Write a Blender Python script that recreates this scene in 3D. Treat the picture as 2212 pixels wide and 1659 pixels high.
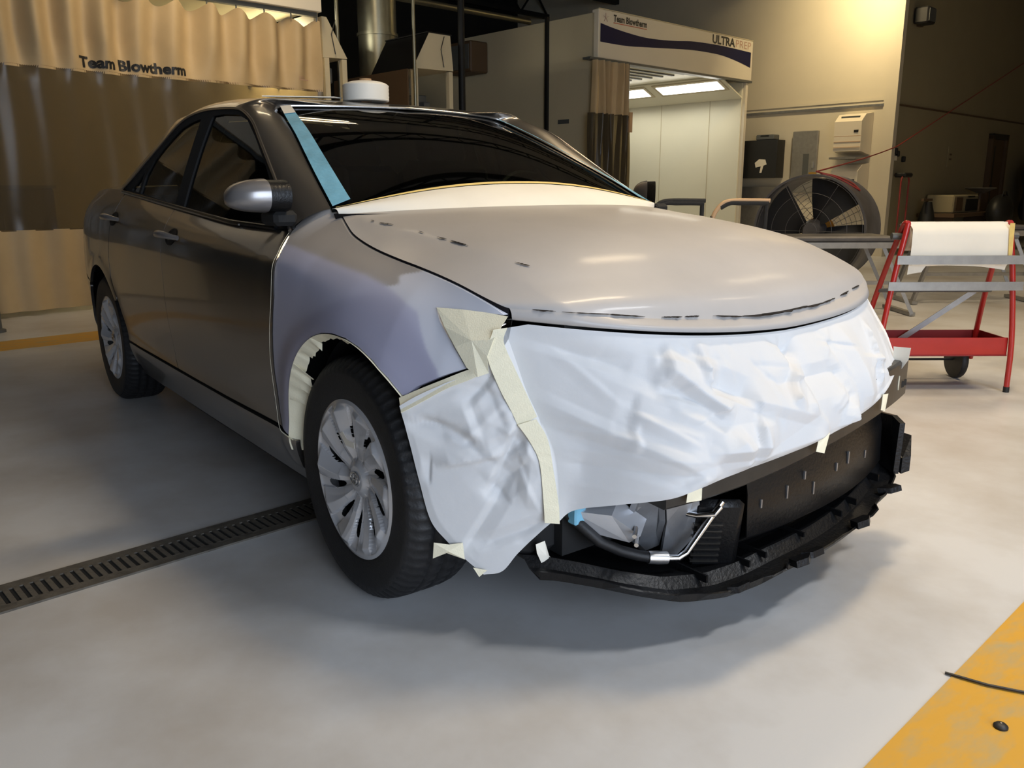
import bpy, bmesh, math, random
import numpy as np
from mathutils import Matrix, Vector
random.seed(7)
for o in list(bpy.data.objects): bpy.data.objects.remove(o)
scene = bpy.context.scene
COL = scene.collection
# ---------------------------------------------------------------- camera
cam_d = bpy.data.cameras.new('camera'); cam = bpy.data.objects.new('camera', cam_d); COL.objects.link(cam)
cam_d.sensor_fit = 'HORIZONTAL'; cam_d.sensor_width = 36.0; cam_d.lens = 1808.6/2212*36.0; cam_d.clip_start = .05; cam_d.clip_end = 100
_yaw, _pit, _rol = math.radians(142.965), math.radians(13.139), math.radians(-.185)
_f = Vector((math.cos(_yaw)*math.cos(_pit), math.sin(_yaw)*math.cos(_pit), -math.sin(_pit)))
_r = Vector((math.sin(_yaw), -math.cos(_yaw), 0)); _u = _r.cross(_f)
_r2 = math.cos(_rol)*_r+math.sin(_rol)*_u; _u2 = -math.sin(_rol)*_r+math.cos(_rol)*_u
cam.matrix_world = Matrix(((_r2.x,_u2.x,-_f.x,1.947),(_r2.y,_u2.y,-_f.y,-1.8176),(_r2.z,_u2.z,-_f.z,1.0802),(0,0,0,1)))
scene.camera = cam
# ---------------------------------------------------------------- exposure, world, lights
vs = scene.view_settings; vs.view_transform = 'Standard'; vs.look = 'None'; vs.gamma = 1.0; vs.use_curve_mapping = False
vs.exposure = 0.0
W = bpy.data.worlds.new('world'); scene.world = W; W.use_nodes = True
W.node_tree.nodes['Background'].inputs[0].default_value = (.62, .78, 1, 1); W.node_tree.nodes['Background'].inputs[1].default_value = .25
TH = math.radians(6.2); CT, ST = math.cos(TH), math.sin(TH)
def rw(x, y, z): return (x*CT-y*ST, x*ST+y*CT, z)                   # room axes (the bay lines) to world
def area(name, loc, direction, sx, sy, power, col, spread=180):
    d = bpy.data.lights.new(name, 'AREA'); d.shape = 'RECTANGLE'; d.size = sx; d.size_y = sy; d.energy = power; d.color = col; d.spread = math.radians(spread)
    o = bpy.data.objects.new(name, d); COL.objects.link(o); o.location = rw(*loc)
    dv = Vector(rw(*direction)); o.rotation_euler = dv.to_track_quat('-Z', 'Y').to_euler(); return o
WARM = (1.0, .78, .50)
area('bay_door_daylight', (5.45, -2.1, 1.75), (-1, .36, -.08), 4.0, 3.3, 128, (.72, .83, 1.0), 118)
COOL = (.93, .96, 1.0)
LAMPS = [(.5,1.0,42,'strip lamp over the bonnet',WARM),(3.2,.7,62,'added strip lamp above the photographer, brightening the floor',COOL),(-1.4,3.0,28,'strip lamp beyond the car roof',WARM),(-.2,5.25,28,'strip lamp over the aisle right of the car',WARM),(-3.2,7.9,20,'strip lamp beyond the drum fan',WARM),(2.6,9.4,70,'strip lamp near the far right wall',WARM),(2.4,3.9,32,'strip lamp over the red cart aisle',WARM),(-4.7,1.6,30,'added strip lamp brightening the lettered curtain',WARM)]  # lamps above the photographer and before the curtain added to brighten floor and curtain
area('wall_wash', (-4.2, 9.9, 5.0), (-.05, .9, -.75), .5, .4, 72, (1, .78, .44), 120)
# ---------------------------------------------------------------- car geometry, metres: x forward from the front axle, y to the car's left, z up
def crom(P, t):
    """Catmull-Rom through rows of P (uniform parameter), t array in [0, len-1]."""
    P = np.asarray(P, float); n = len(P); t = np.clip(np.asarray(t, float), 0, n-1-1e-9)
    i = np.floor(t).astype(int); f = (t-i)
    Q = np.concatenate([2*P[:1]-P[1:2], P, 2*P[-1:]-P[-2:-1]])
    f = f.reshape(f.shape+(1,)*(P.ndim-1))
    a, b, c, d = Q[i], Q[i+1], Q[i+2], Q[i+3]
    return .5*(2*b+(c-a)*f+(2*a-5*b+4*c-d)*f**2+(3*b-3*c+d-a)*f**3)
STX = np.array([-3.72,-3.55,-3.2,-2.775,-2.3,-1.6,-1.0,-.62,-.5,-.4,-.25,0,.2,.35,.46])
STS = np.array([  # (half width, height) of seven feature lines at every station, from the sill up to belt or bonnet gap
 [(.55,.24),(.62,.36),(.64,.47),(.65,.65),(.63,.86),(.60,.97),(.56,1.03)],
 [(.70,.22),(.78,.34),(.80,.45),(.815,.65),(.80,.86),(.765,.97),(.70,1.05)],
 [(.79,.20),(.86,.34),(.875,.45),(.885,.65),(.875,.88),(.845,.985),(.775,1.075)],
 [(.82,.19),(.885,.35),(.893,.45),(.905,.65),(.895,.88),(.865,.99),(.80,1.085)],
 [(.82,.19),(.885,.34),(.888,.43),(.905,.65),(.898,.87),(.865,.965),(.81,1.055)],
 [(.82,.18),(.885,.33),(.886,.42),(.905,.64),(.90,.85),(.868,.935),(.815,1.008)],
 [(.82,.18),(.885,.33),(.886,.42),(.903,.63),(.898,.83),(.865,.915),(.81,.967)],
 [(.82,.18),(.885,.32),(.886,.42),(.90,.62),(.893,.82),(.857,.905),(.765,.985)],
 [(.82,.18),(.885,.32),(.886,.42),(.90,.62),(.893,.815),(.852,.905),(.695,1.03)],
 [(.82,.18),(.885,.32),(.888,.42),(.902,.62),(.893,.81),(.850,.90),(.710,.986)],
 [(.82,.18),(.885,.32),(.89,.42),(.905,.62),(.893,.795),(.850,.88),(.745,.945)],
 [(.82,.18),(.885,.32),(.89,.42),(.908,.62),(.895,.76),(.842,.852),(.745,.908)],
 [(.81,.20),(.875,.32),(.88,.42),(.895,.60),(.872,.72),(.820,.81),(.738,.870)],
 [(.76,.20),(.81,.32),(.825,.42),(.832,.58),(.815,.68),(.778,.765),(.726,.833)],
 [(.66,.20),(.71,.32),(.73,.42),(.745,.58),(.742,.67),(.728,.74),(.70,.795)]])
SEAM = np.array([(-.44,.672,1.004),(-.335,.705,.973),(-.244,.728,.948),(-.114,.742,.922),(.019,.746,.902),(.135,.746,.887),(.237,.743,.871),(.325,.736,.852),(.413,.72,.823),(.461,.70,.795)])
def stt(x): return np.interp(x, STX, np.arange(len(STX)))
def sections(x):                                                    # (n,7,2)
    x = np.atleast_1d(x); S = crom(STS, stt(x)).copy(); k = np.clip((x+.48)/.06, 0, 1)[:, None]; P = crom(SEAM, np.linspace(0, len(SEAM)-1, 200))
    S[:, 6] = S[:, 6]*(1-k)+k*np.stack([np.interp(x, P[:, 0], P[:, 1])+.001, np.interp(x, P[:, 0], P[:, 2])], 1); return S
def side_pt(x, v):
    """point (half width, z) of the body side at x (array) and row parameter v (array, same shape)"""
    x = np.asarray(x, float); v = np.asarray(v, float); S = sections(x.ravel()); out = np.empty((x.size, 2)); vv = np.clip(v.ravel(), 0, 6-1e-9)
    i = vv.astype(int); f = (vv-i)[:, None]; n = np.arange(x.size)
    E = np.concatenate([2*S[:, :1]-S[:, 1:2], S, 2*S[:, -1:]-S[:, -2:-1]], 1)
    a, b, c, d = E[n, i], E[n, i+1], E[n, i+2], E[n, i+3]
    out = .5*(2*b+(c-a)*f+(2*a-5*b+4*c-d)*f**2+(3*b-3*c+d-a)*f**3)
    # lip of the wheel arches stands a little proud
    for cx, r in ((-.03, .385), (-2.775, .37)):
        q = np.hypot(x.ravel()-cx, out[:, 1]-.335)-r
        out[:, 0] += .010*np.exp(-(q/.05)**2)*(out[:, 1] > .25)
    return out.reshape(x.shape+(2,))
def side_w(x, z):
    """half width of the body side at (x, z)"""
    x = np.asarray(x, float); z = np.asarray(z, float); lo = np.zeros(x.shape); hi = np.full(x.shape, 6.)
    for _ in range(22):
        m = (lo+hi)/2; b = side_pt(x, m)[..., 1] < z
        lo = np.where(b, m, lo); hi = np.where(b, hi, m)
    return side_pt(x, lo)[..., 0]
BELTX = np.array([-3.1,-2.775,-2.3,-1.6,-1.0,-.5,-.3]); BELTZ = np.array([1.09,1.085,1.055,1.008,.967,.955,.955]); BELTW = np.array([.785,.80,.81,.815,.81,.795,.78])
def belt(x): return np.interp(x, BELTX, BELTZ), np.interp(x, BELTX, BELTW)
def glass_w(x, z):
    zb, wb = belt(x); d = np.maximum(z-zb, -.05); return wb-.33*d-.12*d*d
def lipc(y): y = np.abs(y); return .703-.817*y**3.288, .735+.101*y**1.566
def foldc(y):
    y = np.abs(y); lx, lz = lipc(y); fx = np.minimum(.671-.403*y**2.265, lx-.010); return fx, lz+.026-.004*(y/.7)
def seam(t): return crom(SEAM, t*(len(SEAM)-1))
B_SEAM_EDGE = np.array([(.454,-.747,.752),(.473,-.726,.684),(.494,-.703,.609),(.514,-.679,.555),(.535,-.654,.484),(.545,-.641,.411),(.551,-.634,.320)])
B_SIDE_LEFT = np.array([(.298,-.900,.592),(.315,-.885,.501),(.329,-.871,.412),(.348,-.854,.315),(.376,-.827,.264),(.403,-.800,.225),(.437,-.765,.183)])
B_SIDE_BOT = np.array([(.437,-.765,.183),(.471,-.728,.194),(.501,-.695,.243),(.542,-.645,.303),(.575,-.603,.345)])
B_SIDE_TOP = np.array([(.298,-.900,.600),(.330,-.871,.624),(.378,-.825,.654),(.419,-.784,.679),(.454,-.747,.752)])
B_MAIN_BOT = np.array([(.551,-.634,.320),(.575,-.603,.352),(.655,-.548,.378),(.730,-.477,.401),(.767,-.413,.427),(.783,-.336,.433),(.797,-.254,.444),(.810,-.132,.457),(.815,.013,.472),(.809,.143,.493),(.794,.276,.516),(.776,.372,.544),(.718,.520,.574)])
B_MAIN_LEFT = np.array([(.485,.665,.790),(.581,.620,.698),(.638,.585,.652),(.684,.550,.606),(.718,.520,.574)])
T_SEAM1_L = np.array([(.460,-.747,.776),(.450,-.758,.721),(.466,-.741,.652),(.487,-.717,.588),(.497,-.706,.554)])
T_SEAM1_R = np.array([(.481,-.724,.781),(.476,-.730,.748),(.492,-.712,.690),(.512,-.688,.621),(.525,-.674,.578)])
T_SEAM2_L = np.array([(.500,-.710,.560),(.518,-.689,.520),(.532,-.672,.470),(.538,-.665,.381),(.540,-.662,.324)])
T_SEAM2_R = np.array([(.527,-.678,.574),(.544,-.658,.526),(.553,-.647,.448),(.560,-.637,.370),(.562,-.635,.322)])
T_BUMP_T = np.array([(.271,-.884,.604),(.316,-.852,.630),(.364,-.818,.656),(.403,-.786,.678),(.434,-.775,.689)])
T_BUMP_B = np.array([(.305,-.899,.577),(.343,-.864,.606),(.385,-.824,.639),(.419,-.790,.659),(.437,-.772,.671)])
T_LAMP = np.array([(.287,-.785,.810),(.353,-.757,.810),(.409,-.730,.807),(.462,-.708,.802),(.463,-.749,.753),(.453,-.759,.716),(.455,-.757,.678),(.438,-.775,.669),(.408,-.784,.686),(.373,-.792,.730),(.331,-.792,.770)])
T_TAB0 = np.array([(.770,-.433,.449),(.778,-.399,.447),(.778,-.399,.391),(.769,-.440,.392)])
T_TAB1 = np.array([(.823,-.019,.495),(.823,.023,.484),(.823,.006,.434),(.823,-.031,.446)])
T_TAB2 = np.array([(.797,.306,.535),(.790,.346,.530),(.792,.334,.483),(.798,.301,.492)])
T_TAB3 = np.array([(.726,.500,.550),(.738,.500,.549),(.738,.500,.507),(.725,.500,.507)])
T_FLAP = np.array([(.699,.520,.628),(.751,.520,.631),(.747,.520,.595),(.727,.520,.561),(.708,.520,.537)])
T_HANG = np.array([(.530,-.681,.272),(.530,-.654,.274),(.530,-.641,.233),(.530,-.605,.188),(.530,-.660,.213),(.530,-.677,.249)])
T_LOW = np.array([(.359,-.853,.263),(.386,-.828,.261),(.409,-.804,.267),(.412,-.801,.225),(.381,-.832,.239),(.356,-.855,.222)])
T_TIP = np.array([(.426,-.787,.205),(.449,-.763,.200),(.436,-.777,.182)])
T_WHEEL = np.array([(-.047,-.893,.444),(-.029,-.893,.454),(-.004,-.893,.437),(.036,-.893,.437),(.037,-.893,.422),(-.014,-.893,.419)])
CREASES = [(-0.408,0.449,-0.697,0.572),(-0.408,0.449,-0.655,0.610),(-0.408,0.449,-0.611,0.466),(-0.408,0.449,-0.400,0.368),(-0.729,0.777,-0.524,0.692),(-0.524,0.692,-0.338,0.584),(-0.417,0.677,-0.315,0.582),(-0.323,0.736,-0.335,0.639),(-0.335,0.639,-0.231,0.596),(-0.231,0.596,-0.045,0.538),(-0.032,0.734,-0.039,0.643),(-0.039,0.643,-0.100,0.581),(0.113,0.621,0.127,0.545),(0.113,0.621,-0.104,0.616),(0.127,0.545,0.121,0.433),(0.208,0.730,0.225,0.526),(-0.227,0.550,-0.233,0.447),(-0.478,0.743,-0.286,0.690),(-0.099,0.724,-0.015,0.675),(-0.191,0.418,-0.000,0.482),(0.104,0.524,0.069,0.444),(-0.367,0.497,-0.223,0.493),(0.355,0.710,0.319,0.573),(-0.399,0.735,-0.436,0.645),(-0.271,0.441,-0.312,0.525)]
CREASES2 = [(-0.774,0.514,-0.703,0.549),(-0.774,0.514,-0.796,0.595),(-0.774,0.514,-0.872,0.569),(-0.703,0.549,-0.751,0.397),(-0.687,0.467,-0.751,0.397),(-0.788,0.607,-0.742,0.683),(-0.828,0.460,-0.735,0.488),(-0.727,0.409,-0.792,0.255),(-0.679,0.511,-0.687,0.377),(-0.760,0.258,-0.654,0.320)]
# ---------------------------------------------------------------- helpers
def setp(o, label=None, cat=None, group=None, kind=None):
    if label: o['label'] = label
    if cat: o['category'] = cat
    if group: o['group'] = group
    if kind: o['kind'] = kind
    return o
def mk(name, V, F, mat, parent=None, smooth=True, label=None, cat=None, group=None, kind=None):
    me = bpy.data.meshes.new(name); me.from_pydata([tuple(map(float, v)) for v in V], [], [tuple(int(i) for i in f) for f in F]); me.update()
    if smooth: me.polygons.foreach_set('use_smooth', [True]*len(me.polygons))
    if mat: me.materials.append(mat)
    o = bpy.data.objects.new(name, me); COL.objects.link(o)
    if parent is not None:
        o.parent = parent
        if parent.type == 'EMPTY': o.matrix_parent_inverse = Matrix.Translation(-parent.location)
    return setp(o, label, cat, group, kind)
def thing(name, loc, label, cat, group=None):
    o = bpy.data.objects.new(name, None); COL.objects.link(o); o.location = loc; o.empty_display_size = .1
    return setp(o, label, cat, group)
class MB:
    """collects boxes, tubes and lathes of one part"""
    def __init__(s): s.V = []; s.F = []
    def add(s, V, F):
        n = len(s.V); s.V += [tuple(v) for v in V]; s.F += [tuple(i+n for i in f) for f in F]; return s
    def box(s, c, size, axes=None, bev=0.0):
        c = np.array(c, float); h = np.array(size, float)/2
        A = np.eye(3) if axes is None else np.array(axes, float)
        if bev > 0:
            b = min(bev, h.min()*.9); P = []
            for sx in (-1, 1):
                for sy in (-1, 1):
                    for sz in (-1, 1):
                        for k in range(3):
                            q = np.array([sx, sy, sz])*h; q2 = q.copy()
                            for j in range(3):
                                if j != k: q2[j] -= np.sign(q[j])*b
                            P.append(c+q2@A)
            P = np.array(P); bm = bmesh.new(); vs_ = [bm.verts.new(p) for p in P]; bmesh.ops.convex_hull(bm, input=vs_)
            bmesh.ops.dissolve_limit(bm, angle_limit=.01, verts=bm.verts, edges=bm.edges)
            bm.verts.index_update(); V = [tuple(v.co) for v in bm.verts]; F = [tuple(v.index for v in f.verts) for f in bm.faces]; bm.free(); return s.add(V, F)
        V = [c+np.array([sx, sy, sz])*h@A for sx in (-1, 1) for sy in (-1, 1) for sz in (-1, 1)]
        return s.add(V, [(0,1,3,2),(4,6,7,5),(0,4,5,1),(2,3,7,6),(0,2,6,4),(1,5,7,3)])
    def tube(s, P, r, n=8, cap=True, closed=False):
        P = np.array(P, float); m = len(P); r = np.broadcast_to(np.asarray(r, float), (m,)); V = []; F = []
        T = np.gradient(P, axis=0) if not closed else np.roll(P, -1, 0)-np.roll(P, 1, 0)
        T /= np.linalg.norm(T, axis=1)[:, None]+1e-12
        up = np.array([0, 0, 1.]) if abs(T[0][2]) < .9 else np.array([1., 0, 0]); u = up-T[0]*(up@T[0]); u /= np.linalg.norm(u)
        for i in range(m):
            u = u-T[i]*(u@T[i]); u /= np.linalg.norm(u)+1e-12; w = np.cross(T[i], u)
            for k in range(n):
                a = 2*math.pi*k/n; V.append(P[i]+r[i]*(math.cos(a)*u+math.sin(a)*w))
        for i in range(m if closed else m-1):
            j = (i+1) % m
            for k in range(n): F.append((i*n+k, i*n+(k+1) % n, j*n+(k+1) % n, j*n+k))
        if cap and not closed: F += [tuple(range(n))[::-1], tuple((m-1)*n+k for k in range(n))]
        return s.add(V, F)
    def bar(s, a, b, w, h):                                          # square bar from a to b
        a = np.array(a, float); b = np.array(b, float); d = b-a; L = np.linalg.norm(d); d /= L
        up = np.array([0, 0, 1.]) if abs(d[2]) < .95 else np.array([1., 0, 0]); u = np.cross(d, up); u /= np.linalg.norm(u); v = np.cross(u, d)
        return s.box((a+b)/2, (L, w, h), (d, u, v))
    def lathe(s, prof, c, axis, n=32, a0=0, a1=2*math.pi):           # prof: (radius, offset along the axis)
        c = np.array(c, float); ax = np.array(axis, float); ax /= np.linalg.norm(ax)
        t = np.array([0, 0, 1.]) if abs(ax[2]) < .9 else np.array([1., 0, 0]); u = t-ax*(t@ax); u /= np.linalg.norm(u); w = np.cross(ax, u); full = abs(a1-a0-2*math.pi) < 1e-6
        V = []; F = []; m = n if full else n+1; k = len(prof)
        for i in range(m):
            a = a0+(a1-a0)*i/n; e = math.cos(a)*u+math.sin(a)*w
            for r, h in prof: V.append(c+e*r+ax*h)
        for i in range(n):
            j = (i+1) % m
            for q in range(k-1): F.append((i*k+q, j*k+q, j*k+q+1, i*k+q+1))
        return s.add(V, F)
    def sphere(s, c, r, n=12, m=8):
        r = np.broadcast_to(np.asarray(r, float), (3,)); V = []; F = []
        for i in range(m+1):
            for k in range(n):
                t = math.pi*i/m; a = 2*math.pi*k/n; V.append(np.array(c)+r*np.array([math.sin(t)*math.cos(a), math.sin(t)*math.sin(a), math.cos(t)]))
        for i in range(m):
            for k in range(n): F.append((i*n+k, (i+1)*n+k, (i+1)*n+(k+1) % n, i*n+(k+1) % n))
        return s.add(V, F)
    def prism(s, poly, d):                                           # polygon (3-D points) pushed along d
        P = np.array(poly, float); n = len(P); d = np.array(d, float); V = np.concatenate([P, P+d])
        return s.add(V, [tuple(range(n))[::-1], tuple(range(n, 2*n))]+[(i, (i+1) % n, n+(i+1) % n, n+i) for i in range(n)])
    def room(s):                                                     # points were given in room axes
        s.V = [rw(*v) for v in s.V]; return s
    def build(s, name, mat, parent=None, smooth=False, **k):
        o = mk(name, s.V, s.F, mat, parent, smooth, **k)
        bm = bmesh.new(); bm.from_mesh(o.data); bmesh.ops.recalc_face_normals(bm, faces=bm.faces)
        if smooth:
            for e in bm.edges:
                if len(e.link_faces) == 2 and e.calc_face_angle(0) > .7: e.smooth = False
        bm.to_mesh(o.data); bm.free(); return o
def grid_faces(n, m, closed=False): return [(i*m+j, i*m+j+1, (i+1)*m+j+1, (i+1)*m+j) for i in range(n-1) for j in range(m-1)]
def solid(V, F, th, N=None):
    """thin sheet given real thickness along its vertex normals"""
    V = np.array(V, float); N_ = np.zeros_like(V)
    for f in F:
        p = V[list(f)]; nn = np.cross(p[2]-p[0], p[-1]-p[1]); N_[list(f)] += nn
    N_ /= np.linalg.norm(N_, axis=1)[:, None]+1e-12
    n = len(V); V2 = np.concatenate([V, V-N_*th]); F2 = list(F)+[tuple(i+n for i in f[::-1]) for f in F]; cnt = {}
    for f in F:
        for a, b in zip(f, f[1:]+f[:1]):
            cnt[(a, b)] = 1
    for a, b in list(cnt):
        if (b, a) not in cnt: F2.append((b, a, a+n, b+n))
    return V2, F2
def sheet(name, V, F, th, mat, parent=None, smooth=True, **k):
    V2, F2 = solid(V, [tuple(f) for f in F], th); o = mk(name, V2, F2, mat, parent, smooth, **k)
    bm = bmesh.new(); bm.from_mesh(o.data)
    for e in bm.edges:
        if len(e.link_faces) == 2 and e.calc_face_angle(0) > 1.0: e.smooth = False
    bm.to_mesh(o.data); bm.free(); return o
def noise2(seed, s, t, freq, oct=3):
    r = np.random.default_rng(seed); out = np.zeros(np.broadcast(s, t).shape); a = 1.
    for o in range(oct):
        for _ in range(5):
            kx, ky = r.normal(size=2)*freq*2**o; out = out+a*np.sin(kx*s+ky*t+r.uniform(0, 6.28))/5
        a *= .5
    return out
def islands(F):
    par = {}
    def find(a):
        while par.setdefault(a, a) != a: a = par[a]
        return a
    for f in F:
        for v in f[1:]: par[find(v)] = find(f[0])
    g = {}
    for f in F: g.setdefault(find(f[0]), []).append(f)
    return list(g.values())
def letters(V, F, mt, parent):
    for G in islands(F):
        ids = sorted({i for f in G for i in f}); mp = {a: b for b, a in enumerate(ids)}; mk('letter', [V[i] for i in ids], [tuple(mp[i] for i in f) for f in G], mt, parent, False)
def text_mesh(body, size, xs=1.0, offset=0.0, cuts=0):
    cu = bpy.data.curves.new('lettering', 'FONT'); cu.body = body; cu.size = size; cu.offset = offset; cu.extrude = 0; cu.resolution_u = 3
    o = bpy.data.objects.new('lettering', cu); COL.objects.link(o); dg = bpy.context.evaluated_depsgraph_get(); me = bpy.data.meshes.new_from_object(o.evaluated_get(dg))
    bpy.data.objects.remove(o); bpy.data.curves.remove(cu)
    bm = bmesh.new(); bm.from_mesh(me); bpy.data.meshes.remove(me)
    bmesh.ops.triangulate(bm, faces=bm.faces)
    for _ in range(cuts): bmesh.ops.subdivide_edges(bm, edges=[e for e in bm.edges if e.calc_length() > .03], cuts=1)
    bmesh.ops.triangulate(bm, faces=bm.faces)
    bm.verts.index_update(); V = np.array([v.co[:] for v in bm.verts]); F = [tuple(v.index for v in f.verts) for f in bm.faces]; bm.free()
    V[:, 0] *= xs; return V, F
# ---------------------------------------------------------------- materials
def mat(name, col, rough=.5, metal=0., crough=.06, var=0., vscale=8., bump=0., bscale=40., coat=0., spec=.5, col2=None, emis=None, estr=0., sheen=0., stretch=None, thresh=None):
    m = bpy.data.materials.new(name); m.use_nodes = True; nt = m.node_tree; b = nt.nodes['Principled BSDF']; L = nt.links.new
    b.inputs['Base Color'].default_value = (*col, 1); b.inputs['Roughness'].default_value = rough; b.inputs['Metallic'].default_value = metal
    b.inputs['Coat Weight'].default_value = coat; b.inputs['Coat Roughness'].default_value = crough; b.inputs['Specular IOR Level'].default_value = spec
    if emis: b.inputs['Emission Color'].default_value = (*emis, 1); b.inputs['Emission Strength'].default_value = estr
    tc = nt.nodes.new('ShaderNodeTexCoord'); mp = nt.nodes.new('ShaderNodeMapping'); L(tc.outputs['Object'], mp.inputs[0])
    if stretch: mp.inputs['Scale'].default_value = stretch
    if var or col2:
        n = nt.nodes.new('ShaderNodeTexNoise'); n.inputs['Scale'].default_value = vscale; n.inputs['Detail'].default_value = 6; n.inputs['Roughness'].default_value = .6; L(mp.outputs[0], n.inputs['Vector'])
        r = nt.nodes.new('ShaderNodeValToRGB'); lo, hi = thresh or (.32, .68)
        r.color_ramp.elements[0].position = lo; r.color_ramp.elements[1].position = hi
        c2 = col2 or tuple(min(1, c*(1+var)) for c in col); c1 = col if col2 else tuple(c*(1-var) for c in col)
        r.color_ramp.elements[0].color = (*c1, 1); r.color_ramp.elements[1].color = (*c2, 1)
        L(n.outputs['Fac'], r.inputs[0]); L(r.outputs[0], b.inputs['Base Color'])
    if bump:
        n2 = nt.nodes.new('ShaderNodeTexNoise'); n2.inputs['Scale'].default_value = bscale; n2.inputs['Detail'].default_value = 4; L(mp.outputs[0], n2.inputs['Vector'])
        bp = nt.nodes.new('ShaderNodeBump'); bp.inputs['Strength'].default_value = bump; bp.inputs['Distance'].default_value = .01; L(n2.outputs['Fac'], bp.inputs['Height']); L(bp.outputs[0], b.inputs['Normal'])
    return m
def glass_mat(name, tint, gloss=.06, rough=.02, haze=0., hazecol=(.5,.5,.5)):
    m = bpy.data.materials.new(name); m.use_nodes = True; nt = m.node_tree; nt.nodes.remove(nt.nodes['Principled BSDF']); L = nt.links.new; out = nt.nodes['Material Output']
    tr = nt.nodes.new('ShaderNodeBsdfTransparent'); tr.inputs[0].default_value = (*tint, 1); gl = nt.nodes.new('ShaderNodeBsdfGlossy'); gl.inputs['Roughness'].default_value = rough
    fr = nt.nodes.new('ShaderNodeFresnel'); fr.inputs[0].default_value = 1.33 if haze else 1.5; mx = nt.nodes.new('ShaderNodeMixShader'); L(fr.outputs[0], mx.inputs[0])
    src = tr.outputs[0]
    if haze:
        df = nt.nodes.new('ShaderNodeBsdfTranslucent'); df.inputs[0].default_value = (*hazecol, 1); dd = nt.nodes.new('ShaderNodeBsdfDiffuse'); dd.inputs[0].default_value = (*hazecol, 1); m1 = nt.nodes.new('ShaderNodeMixShader'); m1.inputs[0].default_value = .5; L(df.outputs[0], m1.inputs[1]); L(dd.outputs[0], m1.inputs[2])
        m2 = nt.nodes.new('ShaderNodeMixShader'); m2.inputs[0].default_value = haze; L(src, m2.inputs[1]); L(m1.outputs[0], m2.inputs[2]); src = m2.outputs[0]
    L(src, mx.inputs[1]); L(gl.outputs[0], mx.inputs[2]); L(mx.outputs[0], out.inputs[0]); return m
M = {}
M['paint'] = mat('silver_grey_metallic_paint', (.27,.25,.23), .30, .95, coat=.7)
M['hood'] = mat('sanded_grey_primer_bonnet', (.42,.395,.375), .46, .0, .13, var=.05, vscale=3, coat=.13, spec=.45)
M['mirror'] = mat('silver_mirror_cap_paint', (.30,.285,.28), .30, .6, coat=.4)
M['black_plastic'] = mat('black_moulded_plastic', (.006,.006,.0065), .38, bump=.15, bscale=120, spec=.3)
M['black_gloss'] = mat('black_gloss_trim', (.006,.006,.007), .15)
M['black'] = mat('black_underbody', (.008,.008,.008), .8)
M['rubber'] = mat('black_tyre_rubber', (.010,.010,.011), .55, var=.25, vscale=30, bump=.1, bscale=200)
M['wheel'] = mat('silver_painted_wheel_cover', (.68,.69,.72), .26, .45, coat=.5)
M['dark_metal'] = mat('dark_brake_metal', (.03,.03,.03), .5, .6)
M['chrome'] = mat('bright_metal_trim', (.7,.7,.7), .14, 1.)
M['alu'] = mat('brushed_aluminium', (.62,.62,.62), .32, .9, var=.1, vscale=40)
M['paper'] = mat('white_masking_paper', (.63,.63,.63), .55, var=.02, vscale=4, bump=.08, bscale=30, spec=.35)
M['paper_warm'] = mat('cream_masking_paper', (.82,.78,.68), .6, var=.03, vscale=5)
M['tape'] = mat('pale_yellow_masking_tape', (.90,.84,.63), .6, var=.03, vscale=20, bump=.15, bscale=300)
M['tape_gold'] = mat('golden_edge_tape', (.72,.53,.17), .55, var=.08, vscale=25)
M['tape_blue'] = mat('sky_blue_masking_tape', (.19,.46,.62), .45, var=.18, vscale=9, bump=.2, bscale=60)
M['glass'] = glass_mat('tinted_car_glass', (.34,.37,.34))
M['windshield'] = glass_mat('dark_windshield_glass', (.22,.25,.22))
M['beam'] = mat('black_coated_beam', (.035,.032,.028), .38, .2, var=.2, vscale=12)
M['steel'] = mat('grey_steel', (.30,.31,.33), .38, .7, var=.15, vscale=14)
M['seat'] = mat('dark_grey_seat_cloth', (.02,.02,.021), .9, bump=.3, bscale=200)
M['red_lens'] = mat('red_lamp_lens', (.35,.01,.01), .1, coat=1)
M['lamp'] = glass_mat('clear_lamp_lens', (.8,.8,.8))
M['mark'] = mat('black_sand_through_mark', (.006,.005,.007), .7, spec=.2)
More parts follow.
